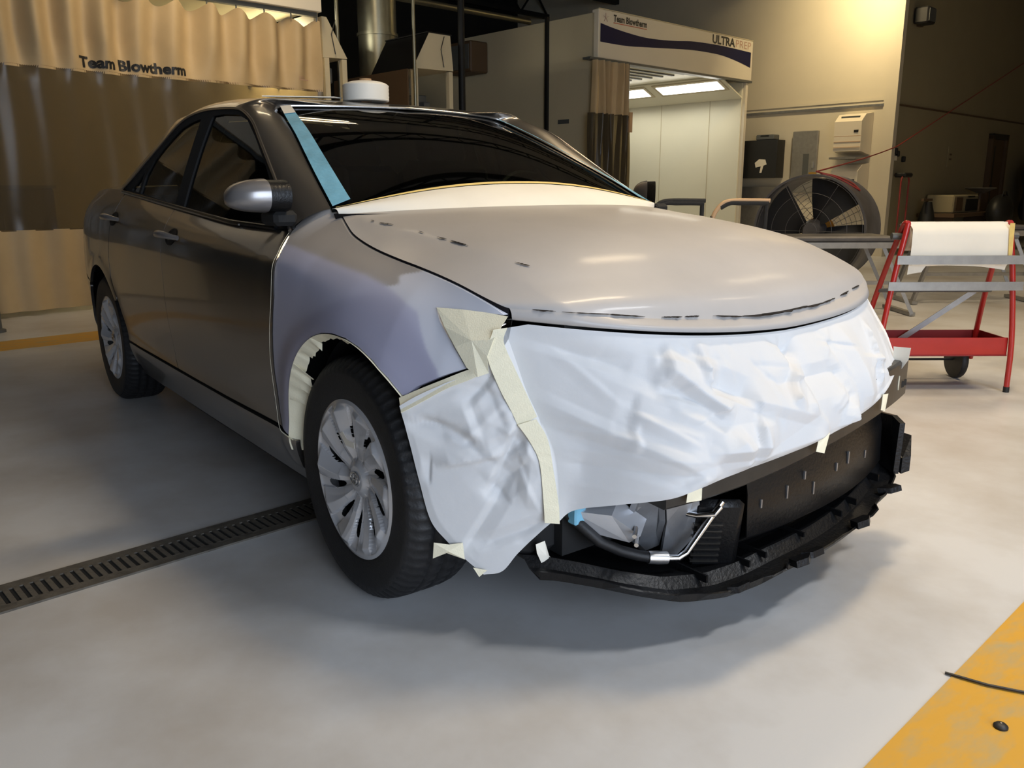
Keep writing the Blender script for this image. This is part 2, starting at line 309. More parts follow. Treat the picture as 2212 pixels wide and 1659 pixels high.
# ---------------------------------------------------------------- the car
def psdf(P, poly):
    P = np.asarray(P, float); A = np.asarray(poly, float); B = np.roll(A, -1, 0); d = np.full(len(P), 1e9); ins = np.zeros(len(P), bool)
    for a, b in zip(A, B):
        e = b-a; w = P-a; t = np.clip((w@e)/(e@e+1e-12), 0, 1); d = np.minimum(d, np.hypot(*(w-t[:, None]*e).T))
        c = ((a[1] <= P[:, 1]) & (P[:, 1] < b[1])) | ((b[1] <= P[:, 1]) & (P[:, 1] < a[1]))
        with np.errstate(all='ignore'): ins ^= c & (P[:, 0] < a[0]+(P[:, 1]-a[1])/(b[1]-a[1]+1e-15)*e[0])
    return np.where(ins, -d, d)
def panel(name, poly, mt, parent, side, surf='side', dx=.012, nv=85, gap=.0025, holes=(), lip=.014, off=0., colour=None, **kw):
    poly = np.array(poly, float); x0, x1 = poly[:, 0].min(), poly[:, 0].max(); nx = max(4, int((x1-x0)/dx)+2); xs = np.linspace(x0-.002, x1+.002, nx)
    if surf == 'side':
        X, V = np.meshgrid(xs, np.linspace(0, 6, nv), indexing='ij'); Z = side_pt(X, V)[..., 1]; wf = side_w
    else:
        z0, z1 = poly[:, 1].min(), poly[:, 1].max(); nv = max(4, int((z1-z0)/dx)+2); X, Z = np.meshgrid(xs, np.linspace(z0-.002, z1+.002, nv), indexing='ij'); wf = glass_w
    def sd(P):
        s = psdf(P, poly)+gap
        for h in holes: s = np.maximum(s, -psdf(P, h)+gap)
        return s
    P = np.stack([X.ravel(), Z.ravel()], 1); F = np.array(grid_faces(nx, nv)); F = F[sd(P[F].mean(1)) < 0]
    cnt = {}
    for f in F:
        for a, b in zip(f, np.roll(f, -1)): cnt[(a, b)] = 1
    bd = [(a, b) for a, b in cnt if (b, a) not in cnt]; bv = np.array(sorted({a for e in bd for a in e}))
    J = bv % nv; mv = bv[(J > 0) & (J < nv-1)] if surf == 'side' else bv
    for _ in range(4):
        q = P[mv]; s = sd(q); e = 1e-4; g = np.stack([(sd(q+[e, 0])-s)/e, (sd(q+[0, e])-s)/e], 1); g /= np.linalg.norm(g, axis=1)[:, None]+1e-9; P[mv] = q-g*s[:, None]
    used = np.unique(F); remap = -np.ones(len(P), int); remap[used] = np.arange(len(used)); Q = P[used]; w = wf(Q[:, 0], Q[:, 1])-off
    Vt = np.stack([Q[:, 0], side*w, Q[:, 1]], 1); F = remap[F]
    n = len(Vt); lb = {b: n+i for i, b in enumerate(bv)}; li = {b: n+len(bv)+i for i, b in enumerate(bv)}
    E1 = Vt[remap[bv]]; E2 = E1-np.array([0, side*lip, 0]); VV = np.concatenate([Vt, E1, E2]); FF = [tuple(f) for f in F]+[(lb[b], lb[a], li[a], li[b]) for a, b in bd]
    if side < 0: FF = [f[::-1] for f in FF]
    o = mk(name, VV, FF, mt, parent, True, **kw)
    if colour:
        at = o.data.color_attributes.new('coat', 'FLOAT_COLOR', 'POINT'); C = colour(VV); at.data.foreach_set('color', np.concatenate([C, np.ones((len(C), 1))], 1).ravel())
    return o
car = thing('car', (0, 0, 0), 'silver grey sedan with masked front end and primed fender and bonnet', 'car')
car.location = (-1.4, 0, 0)
def arc(cx, cz, r, a0, a1, n=14): return [(cx+r*math.cos(math.radians(a0+(a1-a0)*i/n)), cz+r*math.sin(math.radians(a0+(a1-a0)*i/n))) for i in range(n+1)]
bx = lambda x: float(np.interp(x, BELTX, BELTZ))
FSEAM = [(-.525,.968),(-.482,.918),(-.452,.88),(-.434,.774),(-.457,.661),(-.474,.544),(-.472,.41),(-.44,.372)]
BSEAM = [(-1.548,.366),(-1.584,.40),(-1.590,.547),(-1.584,.736),(-1.606,.881),(-1.625,.95),(-1.64,1.011)]
RSEAM = [(-2.47,1.066),(-2.478,.951),(-2.53,.75),(-2.505,.66),(-2.43,.56),(-2.375,.45),(-2.345,.372)]
POLY = {
 'front_door': FSEAM+[(-.915,.366),(-1.3,.365)]+BSEAM+[(x, bx(x)) for x in (-1.5,-1.3,-1.1,-.9,-.75,-.62)],
 'rear_door': BSEAM+[(x, bx(x)) for x in (-1.75,-1.9,-2.1,-2.3)]+RSEAM+[(-2.174,.368),(-1.8,.367)],
 'quarter_panel': [(p[0]-.004, p[1]) for p in RSEAM[:5]]+arc(-2.775,.335,.37,35,137)+[(-3.10,.60),(-3.5,.64),(-3.70,.66),(-3.70,1.2),(-2.45,1.2)],
 'rear_bumper': arc(-2.775,.335,.37,138,205,8)+[(-3.2,.19),(-3.70,.19),(-3.70,.655),(-3.5,.632),(-3.10,.592)],
 'rocker_panel': [(-.345,.352),(-.385,.19),(-2.40,.19),(-2.37,.30),(-2.347,.364),(-2.174,.360),(-1.5,.358),(-.915,.358),(-.44,.362)],
 'fender': [(-.53,1.3),(-.53,.968)]+[(p[0]+.004, p[1]) for p in FSEAM[1:]]+[(-.36,.350)]+arc(0,.335,.385,177,44)+[(.302,.630),(.36,.662),(.409,.684),(.397,.692),(.355,.740),(.306,.784),(.288,.806),(.40,.805),(.462,.800),(.47,1.3)],
}
RIDGE = np.array([(-.6,.93),(-.40,.915),(-.219,.893),(.001,.868),(.10,.848),(.17,.826),(.243,.795),(.27,.76),(.30,.72),(.34,.675),(.36,.64),(.37,.4)])
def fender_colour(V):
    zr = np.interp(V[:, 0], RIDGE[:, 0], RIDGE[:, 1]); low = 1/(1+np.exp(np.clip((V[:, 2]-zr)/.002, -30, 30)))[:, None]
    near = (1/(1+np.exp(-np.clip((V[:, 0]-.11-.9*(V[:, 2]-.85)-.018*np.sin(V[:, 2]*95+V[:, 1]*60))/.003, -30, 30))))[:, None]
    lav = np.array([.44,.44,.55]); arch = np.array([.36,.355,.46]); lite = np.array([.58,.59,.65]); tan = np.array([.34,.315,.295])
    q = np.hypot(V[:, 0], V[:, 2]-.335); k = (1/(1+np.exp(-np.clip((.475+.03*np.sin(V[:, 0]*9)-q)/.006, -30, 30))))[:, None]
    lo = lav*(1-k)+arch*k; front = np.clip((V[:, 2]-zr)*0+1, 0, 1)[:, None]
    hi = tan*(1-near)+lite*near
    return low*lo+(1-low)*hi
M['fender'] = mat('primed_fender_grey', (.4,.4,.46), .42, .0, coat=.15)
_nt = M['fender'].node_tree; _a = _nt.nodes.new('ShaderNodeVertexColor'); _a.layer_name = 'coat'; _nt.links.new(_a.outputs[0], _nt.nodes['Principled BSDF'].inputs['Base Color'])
DOORS = {}
for side in (-1, 1):
    for n, p in POLY.items():
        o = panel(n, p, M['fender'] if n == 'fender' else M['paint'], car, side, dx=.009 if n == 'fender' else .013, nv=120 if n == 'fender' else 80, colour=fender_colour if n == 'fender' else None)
        DOORS[(n, side)] = o
        if n == 'fender': o['label'] = 'primed lavender grey front fender'
    # black inner shell behind the shut lines
    xs = np.linspace(-3.70, .44, 150); X, V = np.meshgrid(xs, np.linspace(0, 6, 40), indexing='ij'); S = side_pt(X, V)
    VV = np.stack([X.ravel(), side*(S[..., 0].ravel()-.018), S[..., 1].ravel()-.012], 1); F = np.array(grid_faces(150, 40)); c = VV[F].mean(1)
    keep = (np.hypot(c[:, 0], c[:, 2]-.335) > .40) & (np.hypot(c[:, 0]+2.775, c[:, 2]-.335) > .385) & ~((c[:, 0] > .2) & (c[:, 2] < .80)) & ~((c[:, 0] > -.40) & (c[:, 2] < .32))
    mk('body_shell', VV, [tuple(f) for f in F[keep]], M['black'], car)
# door handles
for side in (-1, 1):
    for dn, x0, z0 in (('front_door', -1.49, .902), ('rear_door', -2.45, .946)):
        mb = MB(); t = np.linspace(0, 1, 15); xx = x0-.115+.23*t; w = side_w(xx, np.full(15, z0)); bow = .012+.032*np.sin(np.pi*t)**.7
        mb.tube(np.stack([xx, side*(w+bow), z0+.012*np.sin(np.pi*t)], 1), .006+.009*np.sin(np.pi*np.clip(t, .05, .95))**.5, 10)
        mb.build('door_handle', M['mirror'], DOORS[(dn, side)], True)
        mb = MB(); a = np.linspace(0, 2*np.pi, 20, endpoint=False); wv = side_w(x0+.06*np.cos(a), z0+.032*np.sin(a))
        mb.add([(x0+.06*math.cos(q), side*(ww+.002), z0+.032*math.sin(q)) for q, ww in zip(a, wv)], [tuple(range(20))]); mb.build('recess_shade_disc', M['dark_metal'], DOORS[(dn, side)])  # flat dark disc paints the shade of a handle recess
# ---- roof with pillars
DC = np.array([(-.505,.803,.958),(-.645,.766,1.057),(-.788,.738,1.15),(-.937,.709,1.24),(-1.064,.685,1.314),(-1.198,.669,1.36),(-1.32,.664,1.379),(-1.597,.668,1.392),(-1.80,.677,1.380),(-1.93,.696,1.345),(-2.08,.722,1.28),(-2.229,.752,1.212),(-2.40,.783,1.135),(-2.53,.803,1.085)])
IC = np.array([(-.458,.690,1.022),(-.63,.656,1.108),(-.79,.620,1.184),(-.96,.580,1.263),(-1.12,.545,1.331),(-1.252,.512,1.383),(-1.205,.30,1.393),(-1.17,.0,1.398),(-2.38,.0,1.425),(-2.41,.25,1.418),(-2.46,.47,1.385),(-2.66,.52,1.298),(-2.92,.59,1.188),(-3.14,.64,1.098)])
def roof_patch(side, nu=140, nw=22):
    # parameter: pillar, front header, centre line, rear header, rear pillar
    ud = np.array([0,1,2,3,4,5,6,6.6,7.6,8.6,9,9.6,10.3,11.2,12,13]); 
    u = np.concatenate([np.linspace(0, 5, 40), np.linspace(5, 7, 30)[1:], np.linspace(7, 8, 40)[1:], np.linspace(8, 10, 26)[1:], np.linspace(10, 13, 34)[1:]])
    D = crom(DC, np.interp(u, [0,5,7,8,10,13], [0,5,6.15,8.35,9.1,13])); 
    I = np.where((u <= 7)[:, None], crom(IC[:8], np.minimum(u, 7)), crom(IC[8:], np.clip(u-8, 0, 5)))
    k = (u > 7) & (u < 8); s = (u[k]-7); xc = -1.17-1.21*s; I[k] = np.stack([xc, 0*xc, 1.398+.027*s+.055*np.sin(np.pi*s)**.9], 1)
    k5 = np.abs(u-5)
    Td = np.gradient(D, axis=0); ch = I-D; nn = np.cross(ch, Td); nn /= np.linalg.norm(nn, axis=1)[:, None]; nn *= np.sign(nn[:, 1:2]*1+nn[:, 2:3]*.2+1e-9); L = np.linalg.norm(ch, axis=1)
    up = np.array([0, 0, 1.]); roofk = (np.clip((L-.18)/.35, 0, 1)*np.interp(u, [7.7, 9.3], [1, 0]))[:, None]
    P1 = (D+ch*.30+nn*np.where(u > 8, np.interp(u, [8, 9, 10, 11, 13], [.11, .085, .06, .05, .03]), .17*L)[:, None])*(1-roofk)+(D+np.stack([0*u, 0*u-.045, np.interp(u, [6,7,8,9.5], [.05,.052,.075,.09])], 1)+ch*np.array([.12,0,0]))*roofk
    P2 = (D+ch*.72+nn*np.where(u > 8, np.interp(u, [8, 9, 10, 11, 13], [.05, .045, .04, .03, .02]), .13*L)[:, None])*(1-roofk)+(I+np.array([0,.34,.004])+ch*np.array([-.25,0,0]))*roofk
    w = np.linspace(0, 1, nw)[None, :, None]; G = D[:, None]*(1-w)**3+3*P1[:, None]*w*(1-w)**2+3*P2[:, None]*w*w*(1-w)+I[:, None]*w**3
    V = G.reshape(-1, 3).copy(); V[:, 1] *= side; F = grid_faces(len(u), nw); 
    return V, (F if side > 0 else [f[::-1] for f in F]), G, D, I
V1, F1, RG, RD, RI = roof_patch(-1); V2, F2, _, _, _ = roof_patch(1)
o = mk('roof_panel', np.concatenate([V1, V2]), F1+[tuple(i+len(V1) for i in f) for f in F2], M['paint'], car)
bm = bmesh.new(); bm.from_mesh(o.data); bmesh.ops.remove_doubles(bm, verts=bm.verts, dist=.0008); bmesh.ops.recalc_face_normals(bm, faces=bm.faces)
if sum(f.normal.z*f.calc_area() for f in bm.faces) < 0: bmesh.ops.reverse_faces(bm, faces=bm.faces)
bm.to_mesh(o.data); bm.free()
# ---- windows
DLO_F = [(-.615,.985),(-.70,1.055),(-.865,1.169),(-1.005,1.255),(-1.13,1.322),(-1.233,1.348),(-1.407,1.361),(-1.515,1.362),(-1.535,1.24),(-1.545,1.12),(-1.55,1.008),(-1.0,.972)]
DLO_R = [(-1.665,1.020),(-1.655,1.12),(-1.645,1.26),(-1.64,1.360),(-1.76,1.352),(-1.878,1.332),(-1.97,1.295),(-2.06,1.252),(-2.135,1.21),(-2.20,1.142),(-2.215,1.062),(-1.9,1.038)]
DLO_Q = [(-2.25,1.066),(-2.238,1.145),(-2.175,1.193),(-2.20,1.18),(-2.32,1.112),(-2.40,1.076)]
OUT = [(-.535,.965)]+[(p[0], p[2]) for p in DC]+[(-2.3,1.05),(-1.9,1.022),(-1.6,1.0),(-1.3,.983),(-1.0,.96),(-.7,.95)]
for side in (-1, 1):
    panel('window_surround', OUT, M['black'], car, side, 'glass', gap=0, holes=(DLO_F, DLO_R, DLO_Q), lip=.010, off=.002)
    for n, p in (('front_window', DLO_F), ('rear_window', DLO_R), ('quarter_window', DLO_Q)):
        pts = np.array(p); panel(n, pts, M['glass'], car, side, 'glass', dx=.03, gap=-.004, lip=.004, off=.010)
    s = np.linspace(0, 13, 90); D = crom(DC, s); D[:, 1] *= side; D[:, 1] += side*.003
    MB().tube(D, .0055, 8).build('window_trim', M['paint'], car, True)
    xs = np.linspace(-2.52, -.62, 40); zb, wb = belt(xs); MB().tube(np.stack([xs, side*(wb+.004), zb+.004], 1), .008, 8).build('belt_trim', M['black_gloss'], car, True)
    MB().tube(np.stack([xs[:34], side*(wb[:34]+.010), zb[:34]-.001], 1), .0035, 6).build('belt_moulding', M['paint'], car, True)
# windshield and rear window
def coons_glass(edge_r, bot, top, bulge, nu=30, nw=40):
    V = []
    for i in range(nu):
        s = i/(nu-1); er = crom(edge_r, np.array([s*(len(edge_r)-1)]))[0]
        for j in range(nw):
            t = -1+2*j/(nw-1); a = np.array(bot); b = np.array(top); c = a*(1-s)+b*s+bulge*np.array([0, 0, 1])*math.sin(math.pi*s)
            q = abs(t)**2.2; x = c[0]*(1-q)+er[0]*q; z = c[2]*(1-q)+er[2]*q; V.append((x, t*er[1], z))
    return V, grid_faces(nu, nw)
WS = IC[:6]
V, F = coons_glass(np.concatenate([[(-.455,.692,1.02)], WS]), (-.34,0,1.035), (-1.172,0,1.396), .05); 
V = [(v[0], v[1]*.998, v[2]-.004) for v in V]
mk('windshield', V, F, M['windshield'], car)
V, F = coons_glass(IC[10:], (-2.382,0,1.421), (-3.22,0,1.11), .03); mk('rear_windshield', V, F, M['windshield'], car)
# bright edge of the roof along the windshield
e = crom(IC[:8], np.linspace(4.6, 7, 30)); e = np.concatenate([e*[1,-1,1], (e[::-1])[1:]]); MB().tube(e+np.array([.004, 0, .002]), .005, 8).build('windshield_header_trim', M['alu'], car, True)
# ---- bonnet
def hood_pt(s, t):
    s = np.asarray(s, float); t = np.asarray(t, float); a = np.abs(t)
    rear = lambda q: np.stack([-.28-.16*np.abs(q)**2.4, .672*q, 1.022-.018*np.abs(q)**2], -1)
    def front(q):
        y = .699*q; fx, fz = foldc(y); return np.stack([fx, y, fz], -1)
    def sidec(q, sg):
        p = seam(q); e = np.clip((q-.8)/.2, 0, 1)[..., None]; fc = front(np.array(1.)); p = p+e*e*(fc-SEAM[-1]); p = p.copy(); p[..., 1] *= sg; return p
    S = s[..., None]; T = ((t+1)/2)[..., None]
    C = (1-S)*rear(t)+S*front(t)+(1-T)*sidec(s, -1)+T*sidec(s, 1)-((1-T)*(1-S)*rear(np.array(-1.))+T*(1-S)*rear(np.array(1.))+(1-T)*S*front(np.array(-1.))+T*S*front(np.array(1.)))
    zc = np.interp(s, HZ[:, 0], HZ[:, 1]); c0 = (1-s)*1.022+s*front(np.array(0.))[2]+seam(s)[..., 2]-((1-s)*1.004+s*SEAM[-1][2])
    C[..., 2] += (zc-c0)*(1-a**2.4)
    tc = np.interp(s, [0,.15,.23,.33,.5,.7,.81,1], [.97,.91,.873,.847,.826,.78,.712,.66]); ridge = np.minimum(a/tc, (1-a)/(1-tc)); A = np.interp(s, [0,.1,.3,.6,.8,1], [.002,.010,.016,.010,.003,0]); C[..., 2] += A*np.clip(ridge, 0, 1)**1.5+.004
    return C
_s = np.linspace(0, 1, 21); _x = -.28+.951*_s
HZ = np.stack([np.linspace(0, 1, 60), np.interp(np.linspace(0, 1, 60), *zip(*[(0,1.022),(.1,1.018),(.2,1.012),(.3,1.003),(.4,.991),(.5,.977),(.6,.953),(.7,.921),(.78,.889),(.86,.850),(.93,.809),(1.,.762)]))], 1)
_k = np.ones(7)/7; _hz = np.convolve(np.pad(HZ[:, 1], 3, mode='reflect', reflect_type='odd'), _k, 'valid'); HZ[:, 1] = _hz
ns, ntt = 90, 121; Sg, Tg = np.meshgrid(np.linspace(.0, 1, ns), np.linspace(-1, 1, ntt)*.992, indexing='ij'); HP = hood_pt(Sg, Tg)
rows = [HP[i] for i in range(ns)]; y = HP[-1][:, 1]; lx, lz = lipc(y); fr = HP[-1]
lipr = np.stack([lx, y, lz+.003], 1); mid = .5*fr+.5*lipr+np.array([.004, 0, .003]); lrows = [fr, fr*.9+lipr*.1+np.array([.0022,0,-.0004]), fr*.5+lipr*.5+np.array([.0030, 0, 0]), lipr, lipr+np.array([-.03, 0, -.004])]
HV = np.concatenate([np.array(rows).reshape(-1, 3), np.array(lrows).reshape(-1, 3)]); k_ = len(rows)*ntt; F = [f[::-1] for f in grid_faces(len(rows), ntt)]+[tuple(i+k_ for i in f[::-1]) for f in grid_faces(len(lrows), ntt)]
hood = mk('hood', HV, F, M['hood'], car, label='sanded grey bonnet with black sand-through marks')
bm = bmesh.new(); bm.from_mesh(hood.data); bmesh.ops.recalc_face_normals(bm, faces=bm.faces)
if sum(f.normal.z*f.calc_area() for f in bm.faces) < 0: bmesh.ops.reverse_faces(bm, faces=bm.faces)
bm.to_mesh(hood.data); bm.free()
for sg in (0, -1):   # folded side edges, coloured black to draw the dark gap line
    e = HP[:, sg]; V = np.concatenate([e, e+np.array([0, 0, -.022])]); n = len(e); mk('hood_edge', V, [(i, i+1, n+i+1, n+i) for i in range(n-1)], M['mark'], hood)
def mark(s0, t0, s1, t1, w, seed):
    n = 14; k = np.linspace(0, 1, n); r = np.random.default_rng(seed); wd = w*np.sin(np.pi*np.clip(k, .03, .97))**.6*(1+.45*r.normal(size=n)).clip(.4, 1.6); c = hood_pt(s0+(s1-s0)*k, t0+(t1-t0)*k)
    d = np.gradient(c, axis=0); d /= np.linalg.norm(d, axis=1)[:, None]; nrm = np.array([.3, 0, 1.]); sd_ = np.cross(d, nrm); sd_ /= np.linalg.norm(sd_, axis=1)[:, None]
    V = np.concatenate([c+sd_*wd[:, None]+[.0012,-.0006,.0024], c-sd_*wd[:, None]+[.0012,-.0006,.0024]]); mk('sand_through_mark', V, [(i, i+1, n+i+1, n+i) for i in range(n-1)], M['mark'], hood, False)
FRM = [(-.94,-.885,.0042),(-.87,-.71,.002),(-.76,-.61,.003),(-.55,-.47,.0042),(-.46,-.40,.0036),(-.34,-.20,.0042),(-.26,.09,.0048),(-.10,.18,.006),(.06,.30,.0045),(.28,.40,.003),(.45,.55,.0035),(.60,.70,.003)]
for i, (a, b, w) in enumerate(FRM): mark(.996-.004*(i % 3), a, .996-.004*((i+1) % 3), b, w*1.25, i)
for i, (s0, t0, s1, t1, w) in enumerate([(.140,-.914,.156,-.908,.003),(.183,-.897,.235,-.870,.0045),(.329,-.846,.348,-.843,.002),(.396,-.838,.428,-.832,.003),(.44,-.831,.506,-.824,.0042),(.663,-.798,.70,-.778,.003)]): mark(s0, t0, s1, t1, w, 50+i)
# ---- boot, rear end
for side in (-1, 1):
    A = RG[-1].copy(); A[:, 1] *= side; n = len(A); xs = np.linspace(-2.53, -3.14, n); S = side_pt(xs, np.full(n, 6.)); B = np.stack([xs, side*S[:, 0], S[:, 1]], 1)
    mk('rear_shoulder', np.concatenate([A, B]), [((i, i+1, n+i+1, n+i) if side < 0 else (n+i, n+i+1, i+1, i)) for i in range(n-1)], M['paint'], car)
xs = np.linspace(-3.13, -3.71, 24); V = []
for i, x in enumerate(xs):
    w, z = side_pt(np.array([x]), np.array([6.]))[0]
    for j in range(25):
        t = -1+2*j/24; V.append((x-.09*(1-t*t), t*w, z+.03*(1-t*t)*(1-i/40)))
F = grid_faces(24, 25)
mk('trunk_lid', V, F, M['paint'], car)
V = []; P = [(0,1.045),(-.03,1.03),(-.05,.95),(-.04,.80),(-.05,.66),(-.09,.62),(-.10,.45),(-.06,.28),(.05,.22)]
for dx_, z in P:
    for j in range(25):
        t = -1+2*j/24; w = float(side_w(np.array(-3.69), np.array(min(max(z, .25), 1.02))))+.004; V.append((-3.70-.09*(1-t*t)+dx_*(1-t*t)**.5, t*w, z))
mk('rear_fascia', V, grid_faces(len(P), 25), M['paint'], car)
for side in (-1, 1):
    MB().box((-3.74, side*.50, .90), (.10, .22, .15), bev=.02).build('tail_lamp', M['red_lens'], car)
# ---- wheels: tyre with wheel cover and badge
def tyre_mesh(cx, cy, side):
    prof = [(.20,-.085),(.215,-.098),(.25,-.106),(.285,-.1075),(.308,-.102),(.321,-.090),(.328,-.076),(.3305,-.060),(.3315,-.047),(.323,-.045),(.323,-.039),(.332,-.037),(.332,-.006),(.323,-.005),(.323,.005),(.332,.006),(.332,.037),(.323,.039),(.323,.045),(.3315,.047),(.3305,.060),(.328,.076),(.321,.090),(.308,.102),(.302,.1075),(.285,.1085),(.25,.107),(.225,.103),(.215,.100),(.20,.085)]
    n = 216; V = []; F = []; k = len(prof)
    for i in range(n):
        a = 2*math.pi*i/n
        for q, (r, h) in enumerate(prof):
            if i % 3 == 0 and (5 <= q <= 8 or 20 <= q <= 23): r -= .0065
            if i % 4 == 0 and q in (11, 12, 15, 16): r -= .004
            V.append((cx+r*math.sin(a), cy+side*h, max(.326+r*math.cos(a), .0005)))
    for i in range(n):
        j = (i+1) % n
        for q in range(k-1): F.append((i*k+q, j*k+q, j*k+q+1, i*k+q+1) if side > 0 else (i*k+q+1, j*k+q+1, j*k+q, i*k+q))
    return V, F
def wheel(cx, side, tw):
    cy = side*.782; V, F = tyre_mesh(cx, cy, side); t = mk('tyre', V, F, M['rubber'], car); yo = cy+side*.100
    nr, na = 84, 480; rr_ = np.linspace(.0, .217, nr); aa = np.linspace(0, 2*np.pi, na, endpoint=False); Rr, A = np.meshgrid(rr_, aa, indexing='ij')
    ph = ((A+tw*(1.5*(Rr-.1)))*10/(2*np.pi)) % 1.0; ph2 = ((A+tw*(2.6*(Rr-.1)))*5/(2*np.pi)) % 1.0
    env = np.clip((Rr-.045)/.05, 0, 1)*np.clip((.207-Rr)/.02, 0, 1)
    base = np.interp(Rr, [0,.034,.040,.055,.10,.17,.20,.207,.217], [-.010,-.010,-.013,-.022,-.020,-.006,.001,.005,.001])
    saw = np.where(ph < .70, .011*np.clip(1-np.abs(ph/.70-.38)*1.75, 0, 1)**.8+.003, -.004); saw2 = .006*np.clip(1-np.abs(ph2-.5)*3.2, 0, 1)
    H = base+env*(saw+saw2)
    P = np.stack([cx+Rr*np.sin(A), yo+side*H, .326+Rr*np.cos(A)], -1).reshape(-1, 3); F = []
    for i in range(nr-1):
        for j in range(na):
            r = (rr_[i]+rr_[i+1])/2; p = (((aa[j]+math.pi/na)+tw*1.5*(r-.1))*10/(2*math.pi)) % 1.0
            if i > 0 and ((p-.84)/.15)**2+((r-.128)/.040)**2 < 1: continue
            f = (i*na+j, i*na+(j+1) % na, (i+1)*na+(j+1) % na, (i+1)*na+j); F.append(f if side < 0 else f[::-1])
    mk('wheel_cover', P, F, M['wheel'], t)
    mb = MB(); mb.lathe([(.0,-.045),(.20,-.045),(.205,-.03),(.217,-.004)], (cx, yo, .326), (0, side, 0), 48); mb.build('wheel_back', M['dark_metal'], t)
    mb = MB(); a = np.linspace(0, 2*np.pi, 28, endpoint=False)
    for rx, rz, dz in ((.026,.018,0), (.009,.016,0), (.019,.0085,.0075)): mb.tube(np.stack([cx+rx*np.cos(a), np.full(28, yo-side*.0065), .326+dz+rz*np.sin(a)], 1), .0022, 6, closed=True)
    mb.build('badge', M['chrome'], t, True)
    mb = MB(); mb.lathe([(.380,-.10),(.380,.03)], (cx, side*.78, .335), (0, side, 0), 40, -1.45, 1.45); mb.lathe([(.05,-.10),(.380,-.10)], (cx, side*.78, .335), (0, side, 0), 40, -1.75, 1.75)
    mb.build('wheel_arch_liner', M['black'], car, True)
for cx in (0, -2.775):
    for side in (-1, 1): wheel(cx, side, side)
# ---- mirrors
for side in (-1, 1):
    def mir(y0, y1, base, n=36, m=16, rear=-.045):
        V = []
        for i in range(m+1):
            q = i/m; yy = y0+(y1-y0)*q; f = max(1e-4, 1-((yy-.84)/.140)**2.6)**.42 if base is None else base
            for k in range(n):
                a = 2*math.pi*k/n; ca, sa = math.cos(a), math.sin(a); x = .078*f*math.copysign(abs(ca)**.75, ca); z = .050*f*math.copysign(abs(sa)**.8, sa)
                xx = -.535+max(x, rear)-.10*(yy-.85); y_ = yy
                if side > 0: dx_, dy_ = xx+.535, yy-.83; xx, y_ = -.575+.30*dx_-.95*dy_, .825-.25*dx_+.20*dy_    # the far mirror is folded back
                V.append((xx, side*y_, 1.062+z-.012*(1-f)))
        F = [(i*n+k, (i+1)*n+k, (i+1)*n+(k+1) % n, i*n+(k+1) % n) for i in range(m) for k in range(n)]+[tuple(range(n)), tuple(m*n+k for k in range(n))[::-1]]
        return MB().add(V, F)
    mr = mir(.9799, .872, None).build('door_mirror', M['mirror'], car, True)
    mir(.8715, .81, .93, m=4).build('mirror_neck', M['black_plastic'], mr, True)
    if side < 0: MB().box((-.578, side*.900, 1.060), (.004, .085, .075), bev=.002).build('mirror_glass', M['chrome'], mr)
    MB().box((-.56, side*.815, .995), (.12, .075, .045), bev=.012).build('mirror_arm', M['black'], mr)
    P = [(-.53, .962), (-.72, .966), (-.74, 1.075), (-.665, 1.055)]; MB().prism([(x, side*(glass_w(np.array(x), np.array(z))+.004), z) for x, z in P], (0, -side*.012, 0)).build('mirror_sail', M['black_plastic'], mr)
# ---- underbody and cabin
MB().box((-1.45, 0, .29), (3.9, 1.40, .16), bev=.03).build('floor_pan', M['black'], car)
MB().box((-.02, 0, .50), (.72, 1.06, .30)).build('engine_bay', M['black'], car)
MB().box((-1.6, 0, .52), (2.0, 1.60, .25), bev=.05).build('cabin_floor', M['black'], car)
MB().box((-.62, 0, .93), (.36, 1.36, .16), bev=.05).build('dashboard', M['seat'], car)
MB().box((-3.0, 0, .9), (.9, 1.3, .3), bev=.05).build('parcel_shelf', M['seat'], car)
def seat(name, x, y, w, hr=True):
    r = MB().box((x, y, .66), (.52, w, .18), bev=.05).build(name, M['seat'], car, True); tl = np.array([.97, 0, .24]); up = np.array([-.24, 0, .97])
    MB().box((x-.30, y, .93), (.14, w*.94, .56), ((.97,0,.24),(0,1,0),(-.24,0,.97)), bev=.05).build('backrest', M['seat'], r, True)
    for yy in ((y,) if hr else (y-.38, y+.38)): MB().box((x-.385, yy, 1.265), (.10, .26, .17), ((.97,0,.24),(0,1,0),(-.24,0,.97)), bev=.04).build('headrest', M['seat'], r, True)
seat('front_seat', -1.12, -.37, .50); seat('front_seat', -1.12, .37, .50); seat('rear_seat', -1.98, 0, 1.28, False)
mb = MB(); a = np.linspace(0, 2*np.pi, 32, endpoint=False); mb.tube(np.stack([-.80-.07*np.sin(a), .37+.185*np.cos(a), .97+.17*np.sin(a)], 1), .015, 8, closed=True); mb.tube([(-.80,.37,.97),(-.62,.37,.92)], .03, 8); mb.build('steering_wheel', M['black_plastic'], car, True)
MB().box((-.97, 0, 1.30), (.03, .24, .07), bev=.015).build('rear_view_mirror', M['black_plastic'], car)
for side in (-1, 1): MB().tube([(-1.60, side*.76, 1.0), (-1.60, side*.70, 1.2), (-1.58, side*.62, 1.37)], .035, 8).build('inner_pillar', M['seat'], car, True)
